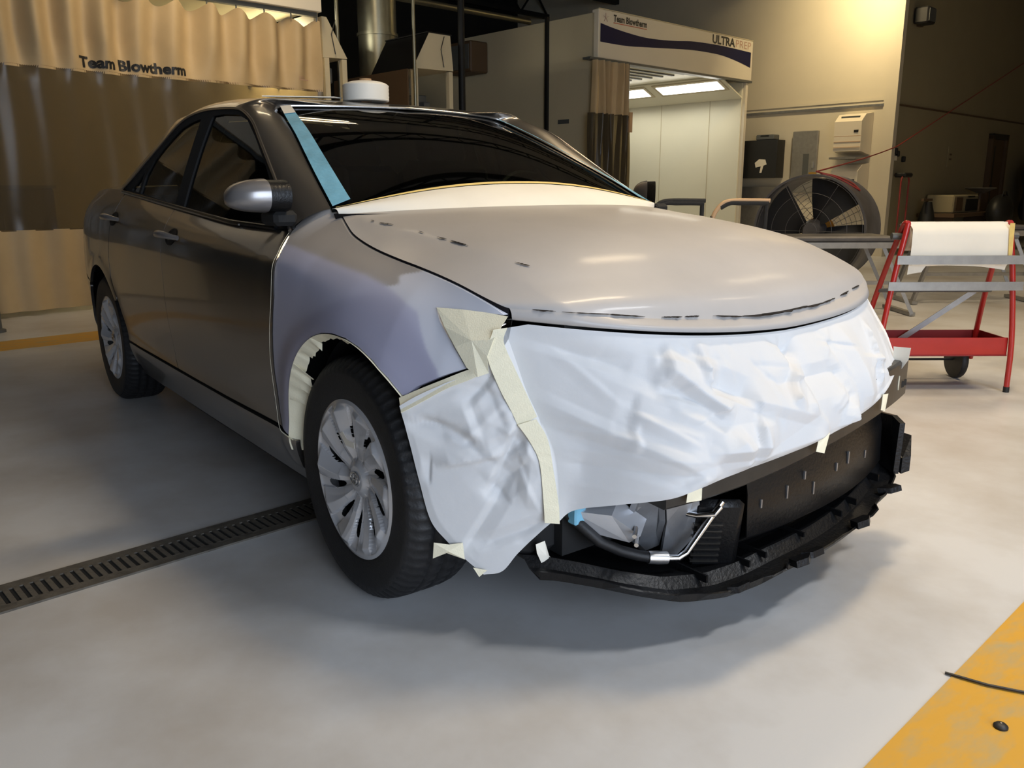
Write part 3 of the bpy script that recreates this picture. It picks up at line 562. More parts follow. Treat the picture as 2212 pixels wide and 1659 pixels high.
# ---- cowl under the windshield paper, headlamps, front structure
V = []
for i in range(6):
    for j in range(31):
        t = -1+2*j/30; p = hood_pt(np.array(.0), np.array(t*.99)); g = np.array([-.15-.27*abs(t)**2.2, t*.70, 1.028+.0*t]); s = i/5; V.append(p*(1-s)+g*s+np.array([0, 0, -.02-.02*math.sin(math.pi*s)]))
mk('cowl', V, grid_faces(6, 31), M['black_plastic'], car)
for side in (-1, 1):
    ol = [(.292,.802),(.35,.744),(.393,.694),(.412,.686),(.45,.70),(.47,.75),(.46,.796),(.40,.802)]
    P = []
    for x, z in ol: P.append((x, side*(float(side_w(np.array(min(x, .455)), np.array(z)))-.010), z))
    cpt = np.mean(P, 0)+np.array([.01, side*.012, 0]); V = P+[cpt]; n = len(P); V2 = [(p[0]-.10, p[1]-side*.10, p[2]) for p in P]
    mk('headlamp', V+V2, [(i, (i+1) % n, n) for i in range(n)]+[(i, n+1+i, n+1+(i+1) % n, (i+1) % n) for i in range(n)], M['lamp'], car)
ys = np.linspace(-.475, .60, 31)
def strip_rows(rows, th=None): V = np.array(rows).reshape(-1, 3); return V, grid_faces(len(rows), len(rows[0]))
zlow = np.interp(ys, [-.62,-.47,-.374,-.264,-.108,.042,.231,.39,.543,.62], [.372,.372,.379,.390,.411,.432,.452,.464,.470,.472])
bxx = .80-.26*ys**2; rows = [np.stack([bxx-.07, ys, zlow+.004], 1), np.stack([bxx-.006, ys, zlow], 1), np.stack([bxx, ys, zlow+.006], 1), np.stack([bxx, ys, zlow+.115], 1), np.stack([bxx-.006, ys, zlow+.121], 1), np.stack([bxx-.07, ys, zlow+.121], 1)]
V, F = strip_rows(rows); n = len(ys); F += [(5*n, 4*n, 3*n, 2*n, n, 0), tuple(k*n+n-1 for k in range(6))]; beam = mk('bumper_beam', V, F, M['beam'], car, False)
for y in (.545, .575): MB().box((.80-.26*y*y-.004, y, .515), (.012, .016, .018)).build('beam_slot', M['black'], beam)
# radiator support, condenser and lower shroud
MB().box((.50, 0, .50), (.06, 1.20, .56)).build('radiator', M['black'], car)
MB().box((.48, 0, .735), (.16, 1.10, .03), bev=.008).build('radiator_support', M['black_plastic'], car)
yy = np.linspace(-.20, .56, 30); sx = .765-.33*yy**2
rows = [np.stack([sx-.02, yy, .46+0*yy], 1), np.stack([sx, yy, .36+.03*yy], 1), np.stack([sx+.005, yy, .25+.03*yy], 1), np.stack([sx-.06, yy, .20+.02*yy], 1)]; V, F = strip_rows(rows); sheet('lower_shroud', V, F, .004, M['black_plastic'], car)
for k, y in enumerate((-.155,-.06,.01,.055,.17,.24,.37)):
    MB().box((.771-.33*y*y, y, .325+.03*y+.018*(k % 3)-.01*(k % 2)), (.005, .005, .022+.012*(k % 2))).build('shroud_clip', M['steel'], car)
# undertray: a shallow black pan with a broken front lip
ty = np.array([-.74,-.66,-.59,-.514,-.42,-.303,-.202,-.106,0,.093,.255,.403,.50,.566,.60]); tz = np.array([.205,.205,.190,.168,.145,.132,.138,.152,.160,.165,.178,.198,.215,.236,.25])
tyd = np.linspace(-.69, .60, 60); tzd = np.interp(tyd, ty, tz); rg = np.random.default_rng(3)
tx = .825-.33*tyd**2-.55*np.clip(-tyd-.42, 0, 1)**1.3; jag = np.repeat(rg.uniform(-.013, .012, 20), 3); 
rows = [np.stack([tx+jag, tyd, tzd+.012], 1), np.stack([tx-.010, tyd, tzd-.004], 1), np.stack([tx-.05, tyd, tzd+.006], 1), np.stack([tx-.075, tyd, tzd+.030], 1), np.stack([tx-.13, tyd, tzd+.020], 1), np.stack([tx-.30, tyd, tzd+.025], 1), np.stack([np.minimum(tx-.34, .40), tyd, tzd+.06], 1)]
V, F = strip_rows(rows); tray = sheet('undertray', V, F, .005, M['black_plastic'], car, smooth=False, label='black plastic undertray with broken front lip')
for y in (-.33,-.19,-.13,.03,.21,.30,.47):
    x = float(np.interp(y, tyd, tx)); z = float(np.interp(y, tyd, tzd)); MB().box((x-.115, y, z+.030), (.12+.1*abs(y), .006, .012+.02*abs(y))).build('tray_rib', M['black_plastic'], tray)
for y, l, sk in ((-.27,.016,.3),(-.06,.028,-.5),(-.01,.018,.4),(.24,.030,-.6),(.46,.034,.3)):
    x = float(np.interp(y, tyd, tx)); z = float(np.interp(y, tyd, tzd)); MB().prism([(x-.01,y-.030,z),(x+l*.6,y-.022+sk*.03,z+.004),(x+l,y+.012+sk*.03,z+.010),(x+l*.3,y+.034,z+.006),(x-.01,y+.036,z)], (-.004, 0, .012+.010*abs(sk))).build('broken_tab', M['black_plastic'], tray)
MB().prism([(.63, .60, .26), (.73, .565, .235), (.735, .565, .395), (.70, .58, .41), (.63, .62, .40)], (-.01, -.012, 0)).build('tray_end_flange', M['black_plastic'], tray)
MB().prism([(.60,.62,.27),(.72,.60,.225),(.735,.62,.235),(.71,.66,.285),(.62,.67,.29)], (0, 0, .05)).build('tray_end_tab', M['black_plastic'], tray)
# frame rail end, bracket, hose and cooler duct on the right
X = .62
fr_ = MB().prism([(.56,-.60,.345),(.64,-.545,.345),(.69,-.50,.30),(.66,-.505,.275),(.56,-.57,.29)], (-.03, .05, .02)).build('frame_rail', M['wheel'], car)
for c in ((.675,-.50,.315), (.672,-.49,.290)): MB().tube([c, (c[0]+.025, c[1]-.03, c[2]-.005)], .0055, 8).build('bolt', M['chrome'], fr_)
MB().prism([(.66,-.47,.385),(.68,-.415,.385),(.665,-.39,.30),(.62,-.36,.215),(.60,-.385,.20),(.60,-.44,.255),(.63,-.48,.30)], (-.012, -.008, 0)).build('radiator_bracket', M['steel'], car)
MB().prism([(.685,-.415,.39),(.715,-.335,.40),(.69,-.29,.26),(.645,-.325,.185),(.635,-.365,.20),(.67,-.39,.30)], (-.010, .004, 0)).build('bracket_plate', M['steel'], car)
MB().tube([(.52,-.60,.345),(.57,-.585,.315),(.60,-.545,.268),(.62,-.495,.238),(.64,-.455,.222),(.655,-.43,.216)], .0135, 12).build('coolant_hose', M['rubber'], car, True)
MB().tube([(.655,-.435,.2165),(.665,-.412,.213),(.675,-.39,.21)], [.0155,.0165,.0155], 12).build('hose_crimp', M['alu'], car, True)
MB().tube([(.675,-.392,.21),(.69,-.365,.208),(.70,-.348,.222),(.715,-.315,.275),(.73,-.285,.325),(.735,-.27,.345)], .0085, 12).build('cooler_pipe', M['chrome'], car, True)
MB().tube([(.66,-.35,.315),(.70,-.32,.31),(.735,-.295,.318),(.74,-.28,.335)], .007, 10).build('cooler_pipe', M['chrome'], car, True)
ax_ = np.array([.62, .78, 0]); az_ = np.array([.22, -.17, .96]); az_ /= np.linalg.norm(az_); an_ = np.cross(ax_, az_)
dc = np.array([.705,-.255,.250]); dp = MB().box(dc, (.125, .205, .03), (ax_, az_, an_), bev=.014).build('air_duct', M['black_plastic'], car, True)
for k in range(7): MB().box(dc+an_*-.014-ax_*.022+az_*(-.075+.019*k), (.07, .004, .014), (ax_, az_, an_)).build('duct_fin', M['beam'], dp); 
for k in range(7): MB().box(dc+an_*.014-ax_*.022+az_*(-.075+.019*k), (.07, .004, .014), (ax_, az_, an_)).build('duct_fin', M['beam'], dp)
MB().box((.565, -.585, .335), (.03, .035, .045), bev=.004).build('sensor_connector', M['tape_blue'], car)
# ---------------------------------------------------------------- masking paper and tape (things laid on the car)
def resample(P, n): P = np.asarray(P, float); return crom(P, np.linspace(0, len(P)-1, n))
def coons(top, bot, left, right):
    """boundary curves already sampled: top, bot (n), left, right (m); left joins top[0]-bot[0]"""
    n, m = len(top), len(left); s = np.linspace(0, 1, n)[None, :, None]; t = np.linspace(0, 1, m)[:, None, None]
    return (1-t)*top[None]+t*bot[None]+(1-s)*left[:, None]+s*right[:, None]-((1-s)*(1-t)*top[0]+s*(1-t)*top[-1]+(1-s)*t*bot[0]+s*t*bot[-1])
def tents(Y, Z, segs, amp, wd, seed):
    r = np.random.default_rng(seed); H = np.zeros(Y.shape)
    for i, (y0, z0, y1, z1) in enumerate(segs):
        e = np.array([y1-y0, z1-z0]); L = np.hypot(*e); e = e/(L+1e-9); a = (Y-y0)*e[0]+(Z-z0)*e[1]; d = -(Y-y0)*e[1]+(Z-z0)*e[0]
        k = np.clip(a/(.25*L+.004)+.6, 0, 1)*np.clip((L-a)/(.25*L+.004)+.6, 0, 1); sg = 1 if r.random() < .62 else -1; w = wd*(.6+.8*r.random()); asym = np.where(d > 0, w, w*(.25+.4*r.random()))
        H += sg*amp*(.6+.7*r.random())*k*np.clip(1-np.abs(d)/asym, 0, 1)
    return H
def rand_segs(seed, n, y0, y1, z0, z1, l0, l1):
    r = np.random.default_rng(seed); out = []
    for _ in range(n):
        y, z, a, l = r.uniform(y0, y1), r.uniform(z0, z1), r.uniform(0, np.pi), r.uniform(l0, l1); out.append((y, z, y+l*math.cos(a), z+l*math.sin(a)))
    return out
def paper(name, G, H, dirs, mt, **kw):
    P = G+H[..., None]*np.array(dirs); m, n = H.shape; return sheet(name, P.reshape(-1, 3), grid_faces(m, n), .0006, mt, **kw)
# main sheet over the front end
n, m = 230, 140; yt = np.linspace(-.712, .665, n); lx, lz = lipc(np.clip(yt, -.70, .70)); top = np.stack([lx-.012, yt, lz-.006], 1); top[:9, 2] -= np.linspace(.020, 0, 9)
right = resample(B_SEAM_EDGE, m); left = resample(B_MAIN_LEFT, m); bot = resample(B_MAIN_BOT, n); top[0] = right[0]; top[1] = .5*(right[0]+top[2]); top[-1] = left[0]
G = coons(top, bot, right, left); T = np.linspace(0, 1, m)[:, None]; S = np.linspace(0, 1, n)[None, :]; env = np.clip(T*7, 0, 1)*np.clip((1-T)*14+.15, 0, 1)*np.clip(S*10+.1, 0, 1)*np.clip((1-S)*12+.2, 0, 1)
Yg, Zg = G[..., 1], G[..., 2]; bul = .022*np.sin(np.pi*T)**.8*np.sin(np.pi*np.clip(S*1.1, 0, 1)); kp = np.exp(-(((Yg+.47)/.10)**2+((Zg-.46)/.07)**2))*.045
H = bul+kp+env*(tents(Yg, Zg, CREASES, .021, .050, 4)+tents(Yg, Zg, rand_segs(8, 46, -.55, .6, .48, .74, .06, .16), .0065, .022, 5)+.005*noise2(3, Yg, Zg, 9, 3))
paper('masking_paper', G, H, (.96, 0, .1), M['paper'], label='large crumpled white masking paper sheet hanging below the bonnet over the car front', cat='masking paper')
# smaller sheet between the wheel arch and the seam tape
n, m = 80, 90; G = coons(resample(B_SIDE_TOP, n), resample(B_SIDE_BOT, n), resample(B_SIDE_LEFT, m), resample(np.concatenate([B_SEAM_EDGE[:-1], [(.560,-.620,.345)]]), m)); T = np.linspace(0, 1, m)[:, None]; S = np.linspace(0, 1, n)[None, :]
env = np.clip(T*9, 0, 1)*np.clip((1-T)*14+.2, 0, 1)*np.clip(S*10+.2, 0, 1)*np.clip((1-S)*10, 0, 1); Yg, Zg = G[..., 1], G[..., 2]
H = env*(.006*np.sin(np.pi*T)+tents(Yg, Zg, CREASES2, .013, .038, 11)+tents(Yg, Zg, rand_segs(9, 22, -.86, -.64, .24, .64, .05, .12), .005, .022, 6))-.004
paper('masking_paper', G, H, (.72, -.69, 0), M['paper'], label='small white masking paper sheet beside the front wheel, below the headlamp tape', cat='masking paper')
paper('masking_paper', G*np.array([1,-1,1]), H, (.72, .69, 0), M['paper'], label='white masking paper sheet on the far front corner, hidden behind the large sheet', cat='masking paper')
# paper over the windshield base
def ws_pt(s, t):
    er = crom(np.concatenate([[(-.455,.692,1.02)], WS]), s*6); c = np.array([-.34,0,1.035])*(1-s[..., None])+np.array([-1.172,0,1.396])*s[..., None]; c[..., 2] += .05*np.sin(np.pi*s); q = (np.abs(t)**2.2)[..., None]
    P = c*(1-q)+er*q; P[..., 1] = t*er[..., 1]; return P
n, m = 90, 14; t = np.linspace(-1, 1, n); st = .075+.030*(1-np.abs(t)**3)*(1+.12*np.sin(3*t+.6)); 
top = ws_pt(st, t*1.0)+np.array([.004, 0, .006]); base = hood_pt(np.full(n, .004), t*.99)*np.array([1,1.02,1])+np.array([.01, 0, -.006]); u = np.linspace(0, 1, m)[:, None, None]; G = base[None]*(1-u)+top[None]*u
H = .010*np.sin(np.pi*u[..., 0])+.003*noise2(5, G[..., 1]*3, u[..., 0]*1.5, 3, 2)*np.sin(np.pi*u[..., 0])
paper('masking_paper', G, H, (.35, 0, .93), M['paper_warm'], label='cream masking paper strip along the base of the windshield', cat='masking paper')
def ribbon(name, A, B, mt, label, n=30, th=.0007, wob=0., seed=0, group=None, rows=4):
    A = resample(A, n); B = resample(B, n); r = np.random.default_rng(seed); u = np.linspace(0, 1, rows)[:, None, None]; G = A[None]*(1-u)+B[None]*u
    if wob: G = G+wob*np.array([.6, -.6, .3])*np.repeat(r.normal(size=(1, n, 1)), rows, 0)*np.sin(np.pi*np.linspace(0, 1, n))[None, :, None]
    return sheet(name, G.reshape(-1, 3), grid_faces(rows, n), th, mt, smooth=True, label=label, cat='tape', group=group)
def patch(name, P, mt, label, dome=(0, 0, 0), th=.0007):
    P = np.array(P); n = len(P); c = P.mean(0)+np.array(dome); V = np.concatenate([P, [c]]); return sheet(name, V, [(i, (i+1) % n, n) for i in range(n)], th, mt, smooth=False, label=label, cat='tape')
A = ws_pt(st, t*.985)+np.array([.006, 0, .009]); B = ws_pt(st+.012, t*.985)+np.array([.006, 0, .009]); ribbon('edge_tape', A, B, M['tape_gold'], 'thin golden tape line along the top of the windshield paper', 90)
for side, lab in ((-1, 'sky blue tape strip down the windshield pillar nearest the door mirror'), (1, 'sky blue tape strip down the far windshield pillar')):
    s = np.linspace(.17, .955, 30); A = ws_pt(s, np.full(30, side*.995)); A += np.array([.006, 0, .006]); B = ws_pt(s, side*(.90+.025*s))+np.array([.006, 0, .008]); ribbon('masking_tape', A, B, M['tape_blue'], lab, 30, wob=.0015, seed=side+2)
s = np.linspace(.87, .985, 8); ribbon('masking_tape', ws_pt(s, np.full(8, -.998))+np.array([.008,0,.009]), ws_pt(s, np.full(8, -.925))+np.array([.009,0,.010]), M['paper_warm'], 'short cream tape end at the top of the windshield pillar', 8)
ribbon('masking_tape', T_SEAM1_L, T_SEAM1_R, M['tape'], 'upper pale yellow tape strip joining the two front paper sheets', wob=.001)
ribbon('masking_tape', T_SEAM2_L, T_SEAM2_R, M['tape'], 'lower pale yellow tape strip joining the two front paper sheets', wob=.0008)
ribbon('masking_tape', T_BUMP_T, T_BUMP_B, M['tape'], 'pale yellow tape along the fender edge above the small paper sheet')
patch('masking_tape', T_LAMP, M['tape'], 'pale yellow tape patch covering the headlamp', (.012, -.012, 0))
patch('masking_tape', np.array(T_LAMP)*np.array([1,-1,1]), M['tape'], 'pale yellow tape patch on the far headlamp', (.012, .012, 0))
patch('masking_tape', T_TAB0, M['tape'], 'tape tab on the paper edge above the air duct', (.003, 0, 0)); patch('masking_tape', T_TAB1, M['tape'], 'slanted tape tab in the middle of the paper edge', (.003, 0, 0))
patch('masking_tape', T_TAB2, M['tape'], 'tape tab near the far end of the paper edge', (.003, 0, 0)); patch('masking_tape', T_TAB3, M['tape'], 'last small tape tab at the far corner of the paper edge', (.002, -.002, 0))
patch('masking_paper_flap', T_FLAP, M['paper_warm'], 'loose cream paper flap sticking out at the far corner of the front'); bpy.data.objects['masking_paper_flap']['category'] = 'masking paper'
patch('masking_tape', T_HANG, M['paper_warm'], 'loose cream tape tail hanging under the front paper', (.006, 0, 0)); patch('masking_tape', T_LOW, M['tape'], 'bent tape piece holding the small paper to the tyre side', (.006, -.004, 0))
patch('masking_tape', T_TIP, M['tape'], 'tiny tape tip at the lowest corner of the small paper'); patch('tape_scrap', np.array(T_WHEEL)+np.array([0, .003, 0]), M['paper_warm'], 'cream tape scrap stuck on the front wheel cover')
# tape down the shut line between door and fender
P = np.array(FSEAM+[(-.40,.362),(-.35,.353)]); P = crom(P, np.linspace(.25, len(P)-1, 40)); w = side_w(P[:, 0], P[:, 1]); wdn = .007+.006*np.sin(np.linspace(.3, 3, 40))**2
A = np.stack([P[:, 0]-wdn, -(w+.004), P[:, 1]], 1); B = np.stack([P[:, 0]+.002, -(side_w(P[:, 0]+.002, P[:, 1])+.009), P[:, 1]], 1); ribbon('masking_tape', A, B, M['tape'], 'long narrow tape strip down the gap between front door and fender', 60)
# pieces folded into the wheel arch
def arch_tape(a0, a1, inn, lab, seed, jag=.006, wdt=.045):
    n = 16; a = np.radians(np.linspace(a0, a1, n)); r = np.random.default_rng(seed); x, z = .384*np.cos(a), .335+.384*np.sin(a); w = side_w(x, z)+.003; A = np.stack([x, -w, z], 1)
    ri = inn+jag*r.normal(size=n); B = np.stack([ri*np.cos(a), -(w-wdt), .335+ri*np.sin(a)], 1); return ribbon('masking_tape', A, B, M['tape'], lab, n, rows=3)
arch_tape(41, 83, .372, 'tape piece folded under the front of the wheel arch', 1, .001, .040); arch_tape(81, 112, .368, 'tape piece folded under the top of the wheel arch', 2, .003, .03)
arch_tape(111, 138, .357, 'ragged tape piece behind the top of the wheel arch', 3, .004, .03); arch_tape(136, 158, .325, 'wide ragged tape piece low behind the wheel arch top', 4, .008, .04); arch_tape(154, 183, .325, 'lowest wide tape piece on the rear of the wheel arch', 5, .003, .05)
# roll of tape on the roof and a strip of film
c0 = np.array([-1.62, .02, 1.452])
# ---------------------------------------------------------------- materials of the shop
M['floor'] = mat('grey_epoxy_floor', (.46,.435,.405), .34, vscale=1.1, col2=(.60,.60,.60), thresh=(.36,.58), bump=.03, bscale=60, spec=.35)
M['yellow'] = mat('worn_yellow_floor_paint', (.62,.33,.035), .45, vscale=9, col2=(.42,.33,.16), thresh=(.45,.72), stretch=(2.2,.8,1))
M['iron'] = mat('cast_iron_grate', (.11,.098,.08), .6, .2, var=.3, vscale=20, bump=.3, bscale=80)
M['pit'] = mat('painted_pit_shade', (.004,.004,.004), .9)
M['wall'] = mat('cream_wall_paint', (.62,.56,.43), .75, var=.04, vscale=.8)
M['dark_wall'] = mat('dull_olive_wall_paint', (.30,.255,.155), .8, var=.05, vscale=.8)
M['left_wall'] = mat('dark_side_wall', (.06,.055,.05), .8)
M['black_wall'] = mat('unlit_wall_black', (.012,.012,.010), .9)  # unlit back wall, its darkness put into the base colour
M['ceiling'] = mat('grey_deck_ceiling', (.35,.35,.34), .8, var=.05, vscale=2)
M['joist'] = mat('black_steel_joist', (.01,.01,.01), .6, .3)
M['booth'] = mat('off_white_booth_panel', (.58,.51,.35), .5, var=.03, vscale=1)
M['booth_in'] = mat('white_booth_lining', (.82,.79,.64), .45, var=.02, vscale=1)
M['header'] = mat('white_header_board', (.74,.68,.56), .5, var=.02, vscale=1)
M['navy'] = mat('navy_print', (.008,.009,.05), .6, spec=.2); M['ink'] = mat('black_print', (.012,.012,.012), .5); M['red_ink'] = mat('red_print', (.55,.12,.06), .5); M['pale_ink'] = mat('pale_red_print', (.50,.30,.22), .5)
M['canvas'] = mat('tan_vinyl_curtain', (.50,.37,.20), .6, var=.06, vscale=3, bump=.05, bscale=30)
M['vinyl'] = glass_mat('clear_vinyl_curtain', (.48,.42,.31), rough=.25, haze=.26, hazecol=(.42,.36,.25))
M['galv'] = mat('galvanised_duct', (.30,.29,.22), .34, .85, var=.1, vscale=6)
M['grey'] = mat('dark_grey_enamel', (.10,.105,.10), .45, .1); M['lightgrey'] = mat('grey_galvanised_bar', (.33,.32,.30), .42, .6, var=.1, vscale=15)
M['red'] = mat('red_enamel', (.42,.018,.014), .35, coat=.4, var=.06, vscale=10); M['maroon'] = mat('red_enamel_tray', (.22,.012,.012), .45)
M['plastic_white'] = mat('white_dispenser_plastic', (.78,.70,.55), .4); M['orange'] = mat('red_air_hose', (.28,.03,.022), .5); M['amber'] = mat('orange_motor', (.55,.22,.02), .5)
M['blade'] = mat('dark_fan_blade', (.022,.022,.024), .5); M['fan'] = mat('dark_drum_fan_enamel', (.10,.095,.095), .45, .1, var=.15, vscale=8); M['foam'] = mat('black_foam_sleeve', (.02,.02,.02), .8, bump=.3, bscale=60); M['foam_tan'] = mat('tan_taped_sleeve', (.55,.36,.20), .6)
M['green'] = mat('dark_green_mark', (.0,.08,.03), .6); M['wood'] = mat('brown_door_frame', (.10,.06,.03), .6); M['card'] = mat('brown_cardboard_core', (.42,.26,.13), .8)
def emit(name, col, s):
    m = bpy.data.materials.new(name); m.use_nodes = True; b = m.node_tree.nodes['Principled BSDF']; b.inputs['Base Color'].default_value = (*col, 1); b.inputs['Emission Color'].default_value = (*col, 1); b.inputs['Emission Strength'].default_value = s; return m
M['tube'] = emit('lit_fluorescent_tube', (1.0,.97,.88), 5.0); M['tube_dim'] = emit('dim_fluorescent_panel', (1.0,.95,.8), 1.2); M['tube_warm'] = emit('lit_warm_lamp', (1.0,.86,.62), 14.0); M['screen'] = emit('small_green_display', (.1,.9,.4), .3)
def RB(name, c, size, mt, parent=None, bev=0., smooth=False, **k): return MB().box(c, size, bev=bev).room().build(name, mt, parent, smooth, **k)
def quad(pts): return MB().add(pts, [(0, 1, 2, 3)])
# ---------------------------------------------------------------- floor and shell
RB('floor', (-2.0, 6.5, -.05), (22, 27, .1), M['floor'], kind='structure')
for i, (x0, x1) in enumerate(((-5.23, -4.80), (1.185, 1.63))): RB('trim_%d' % (i+1), ((x0+x1)/2, 4.0, .0008), (x1-x0, 18, .0016), M['yellow'], kind='structure', label='worn yellow bay line on the floor')
RB('ceiling', (-2.5, 6.5, 5.4), (21.5, 27, .1), M['ceiling'], kind='structure')
RB('wall_back', (-12.6, 6.5, 2.7), (.15, 27, 5.4), M['black_wall'], kind='structure')
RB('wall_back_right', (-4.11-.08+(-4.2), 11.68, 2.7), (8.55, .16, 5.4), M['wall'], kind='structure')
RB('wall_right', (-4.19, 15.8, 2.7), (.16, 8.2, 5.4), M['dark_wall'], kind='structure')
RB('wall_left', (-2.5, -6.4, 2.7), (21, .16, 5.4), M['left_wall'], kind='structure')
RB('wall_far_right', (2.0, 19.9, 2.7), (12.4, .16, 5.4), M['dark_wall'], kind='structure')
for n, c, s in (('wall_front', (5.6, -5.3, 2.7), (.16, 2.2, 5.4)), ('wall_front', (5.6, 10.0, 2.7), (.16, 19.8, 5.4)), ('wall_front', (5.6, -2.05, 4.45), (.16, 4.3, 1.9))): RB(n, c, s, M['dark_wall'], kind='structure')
RB('trim_3', (-6.45, 11.585, 2.335), (4.40, .03, .035), M['steel'], kind='structure', label='grey conduit strip along the lit wall'); RB('trim_4', (-8.2, 11.592, 2.43), (8.1, .016, .05), M['wall'], kind='structure'); RB('trim_5', (-4.10, 15.6, 2.335), (.03, 8.0, .025), M['wood'], kind='structure', label='dark rail along the dim wall')
RB('column', (-4.16, 11.64, 2.7), (.20, .12, 5.4), M['wall'], kind='structure')
for k in range(6):
    x = -11.6+1.9*k; jo = thing('ceiling_joist', rw(x, 6.5, 4.7), ('first','second','third','fourth','fifth','sixth')[k]+' black open web joist counted from the back wall', 'joist', 'black joists under the ceiling')
    mb = MB(); mb.box((x, 6.5, 5.1), (.10, 26, .08)); mb.box((x, 6.5, 4.62), (.10, 26, .08)); mb.room().build('chord', M['joist'], jo)
    mb = MB()
    for j in range(32): y = -6+.8*j; mb.bar((x, y, 4.62), (x, y+.4, 5.1), .03, .03); mb.bar((x, y+.4, 5.1), (x, y+.8, 4.62), .03, .03)
    mb.room().build('web', M['joist'], jo)
# floor drain with grate bars
dr = thing('floor_drain', rw(-.72, -.7, 0), 'rusty iron slotted floor drain running under the front wheel', 'drain')
RB('pit_shade_strip', (-.72, -.6, .0012), (.12, 4.4, .002), M['pit'], dr)  # flat black strip paints the darkness of a sunken channel
for x in (-.789, -.651): RB('frame_rail', (x, -.6, .003), (.040, 4.4, .006), M['iron'], dr)
gb = RB('grate_bar', (-.72, -2.78, .0035), (.10, .0145, .0055), M['iron'], dr)
for k in range(1, 168):
    o = gb.copy(); COL.objects.link(o); d = Vector(rw(0, .026*k, 0)); o.location = gb.location+d
# ---------------------------------------------------------------- left prep station: header, curtain bands
hd = thing('curtain_header', rw(-6.47, 1, 2.85), 'long cream header board above the lettered curtain', 'header board')
RB('board', (-6.47, .4, 3.25), (.10, 5.12, .76), M['header'], hd, bev=.006); RB('rail', (-6.50, .4, 2.85), (.06, 5.06, .045), M['grey'], hd)
HOOKY = [2.93-.295*k for k in range(16)]
def curt(y, z):
    ph = 2*np.pi*(y-2.93)/.295+np.pi*0; f = np.clip((z-.0)/2.8, 0, 1)
    g = np.where(z < .8, .30, .10+.9*np.clip((z-2.02)/.35, 0, 1)**.8)
    return -6.50+(.062*g)*np.cos(ph+1.3*np.sin(y*1.7)+.5*np.sin(3.1*z+y))+.022*np.sin(y*4.1+1.1*(2.8-z))+.018*np.sin(y*11.3+2+1.6*z)*g+.010*np.sin(y*23+1.5*z)*g
cu = thing('prep_curtain', rw(-6.5, 1, .05), 'tan and clear vinyl curtain with black lettering, hanging left of the car', 'curtain')
def band(name, z0, z1, mt, nz, scallop=0.):
    ys = np.linspace(-1.9, 2.955, 330); V = []
    for i in range(nz):
        s = i/(nz-1)
        for y in ys:
            zt = z1-scallop*abs(math.sin(math.pi*(y-2.93)/.295))**1.4 if scallop else z1; z = z0+(zt-z0)*s; V.append(rw(float(curt(np.array(y), z)), y, z))
    return sheet(name, V, [f[::-1] for f in grid_faces(nz, 330)], .0015, mt, cu)
band('top_band', 2.095, 2.80, M['canvas'], 22, .075); band('clear_window', .735, 2.11, M['vinyl'], 20); band('lower_band', .045, .745, M['canvas'], 12); band('hem', 2.088, 2.118, M['canvas'], 3)
for y in HOOKY: MB().tube([(-6.50, y, 2.845), (-6.485, y, 2.82), (-6.49, y, 2.785)], .007, 6).room().build('hook', M['grey'], cu)
def curtain_text(body, y0, z0, size, xs, mt, off):
    V, F = text_mesh(body, size, xs, off, 2); P = [rw(float(curt(np.array(y0+v[0]), z0+v[1]))+.006, y0+v[0], z0+v[1]) for v in V]; letters(P, F, mt, cu)
tv, _ = text_mesh('Team Blowtherm', .125); wt = tv[:, 0].max(); curtain_text('Team Blowtherm', .555, 2.135, .125, .935/wt, M['ink'], .005)
curtain_text('TEAM', 2.68, 2.205, .03, 1.2, M['pale_ink'], 0); RB('label_line', (-6.46, 2.73, 2.19), (.004, .10, .008), M['pale_ink'], cu)
st = thing('prep_station_shell', rw(-8.5, 1, 0), 'cream panel enclosure behind the lettered curtain', 'prep station')
RB('back_panel', (-10.4, .6, 1.45), (.06, 4.9, 2.9), M['booth'], st); RB('roof_panel', (-8.5, .6, 2.96), (3.8, 4.9, .05), M['booth'], st); RB('side_panel', (-8.5, 3.02, 1.45), (3.7, .05, 2.9), M['booth'], st)
for y in (2.1, 2.65): RB('light_panel', (-9.3, y, 2.925), (1.2, .3, .02), M['tube_dim'], st)
area('prep_station_lamps', (-7.5, 2.45, 2.88), (-.1, .8, -1), .9, .5, 90, (1, .93, .72), 140)
for k, (x, y, z, sx, sy, sz, mt, lab, cat) in enumerate([(-9.2, .3, .55, .8, 1.1, 1.1, 'wood', 'brown cupboard blurred behind the clear curtain', 'cupboard'), (-8.8, 1.7, .45, .6, .7, .9, 'grey', 'dark grey cart blurred behind the clear curtain', 'cart'), (-9.6, -.9, .8, .6, .9, 1.6, 'wood', 'tall brown cabinet blurred behind the clear curtain', 'cabinet')]):
    b = thing(cat, rw(x, y, 0), lab, cat); RB('body', (x, y, z), (sx, sy, sz), M[mt], b, bev=.02); RB('top', (x, y, z+sz/2+.015), (sx+.04, sy+.04, .03), M['grey'], b); RB('door', (x+sx/2+.008, y-sy*.24, z), (.016, sy*.45, sz*.9), M[mt], b); RB('door', (x+sx/2+.008, y+sy*.24, z), (.016, sy*.45, sz*.9), M[mt], b)
pp = thing('bollard', rw(-5.75, -.53, 0), 'dark post at the left edge before the curtain', 'post'); MB().lathe([(0,0),(.075,0),(.075,.02),(.05,.03),(.05,.83),(.035,.86),(0,.865)], (-5.72,-.53,0), (0,0,1), 20).room().build('post', M['grey'], pp, True)
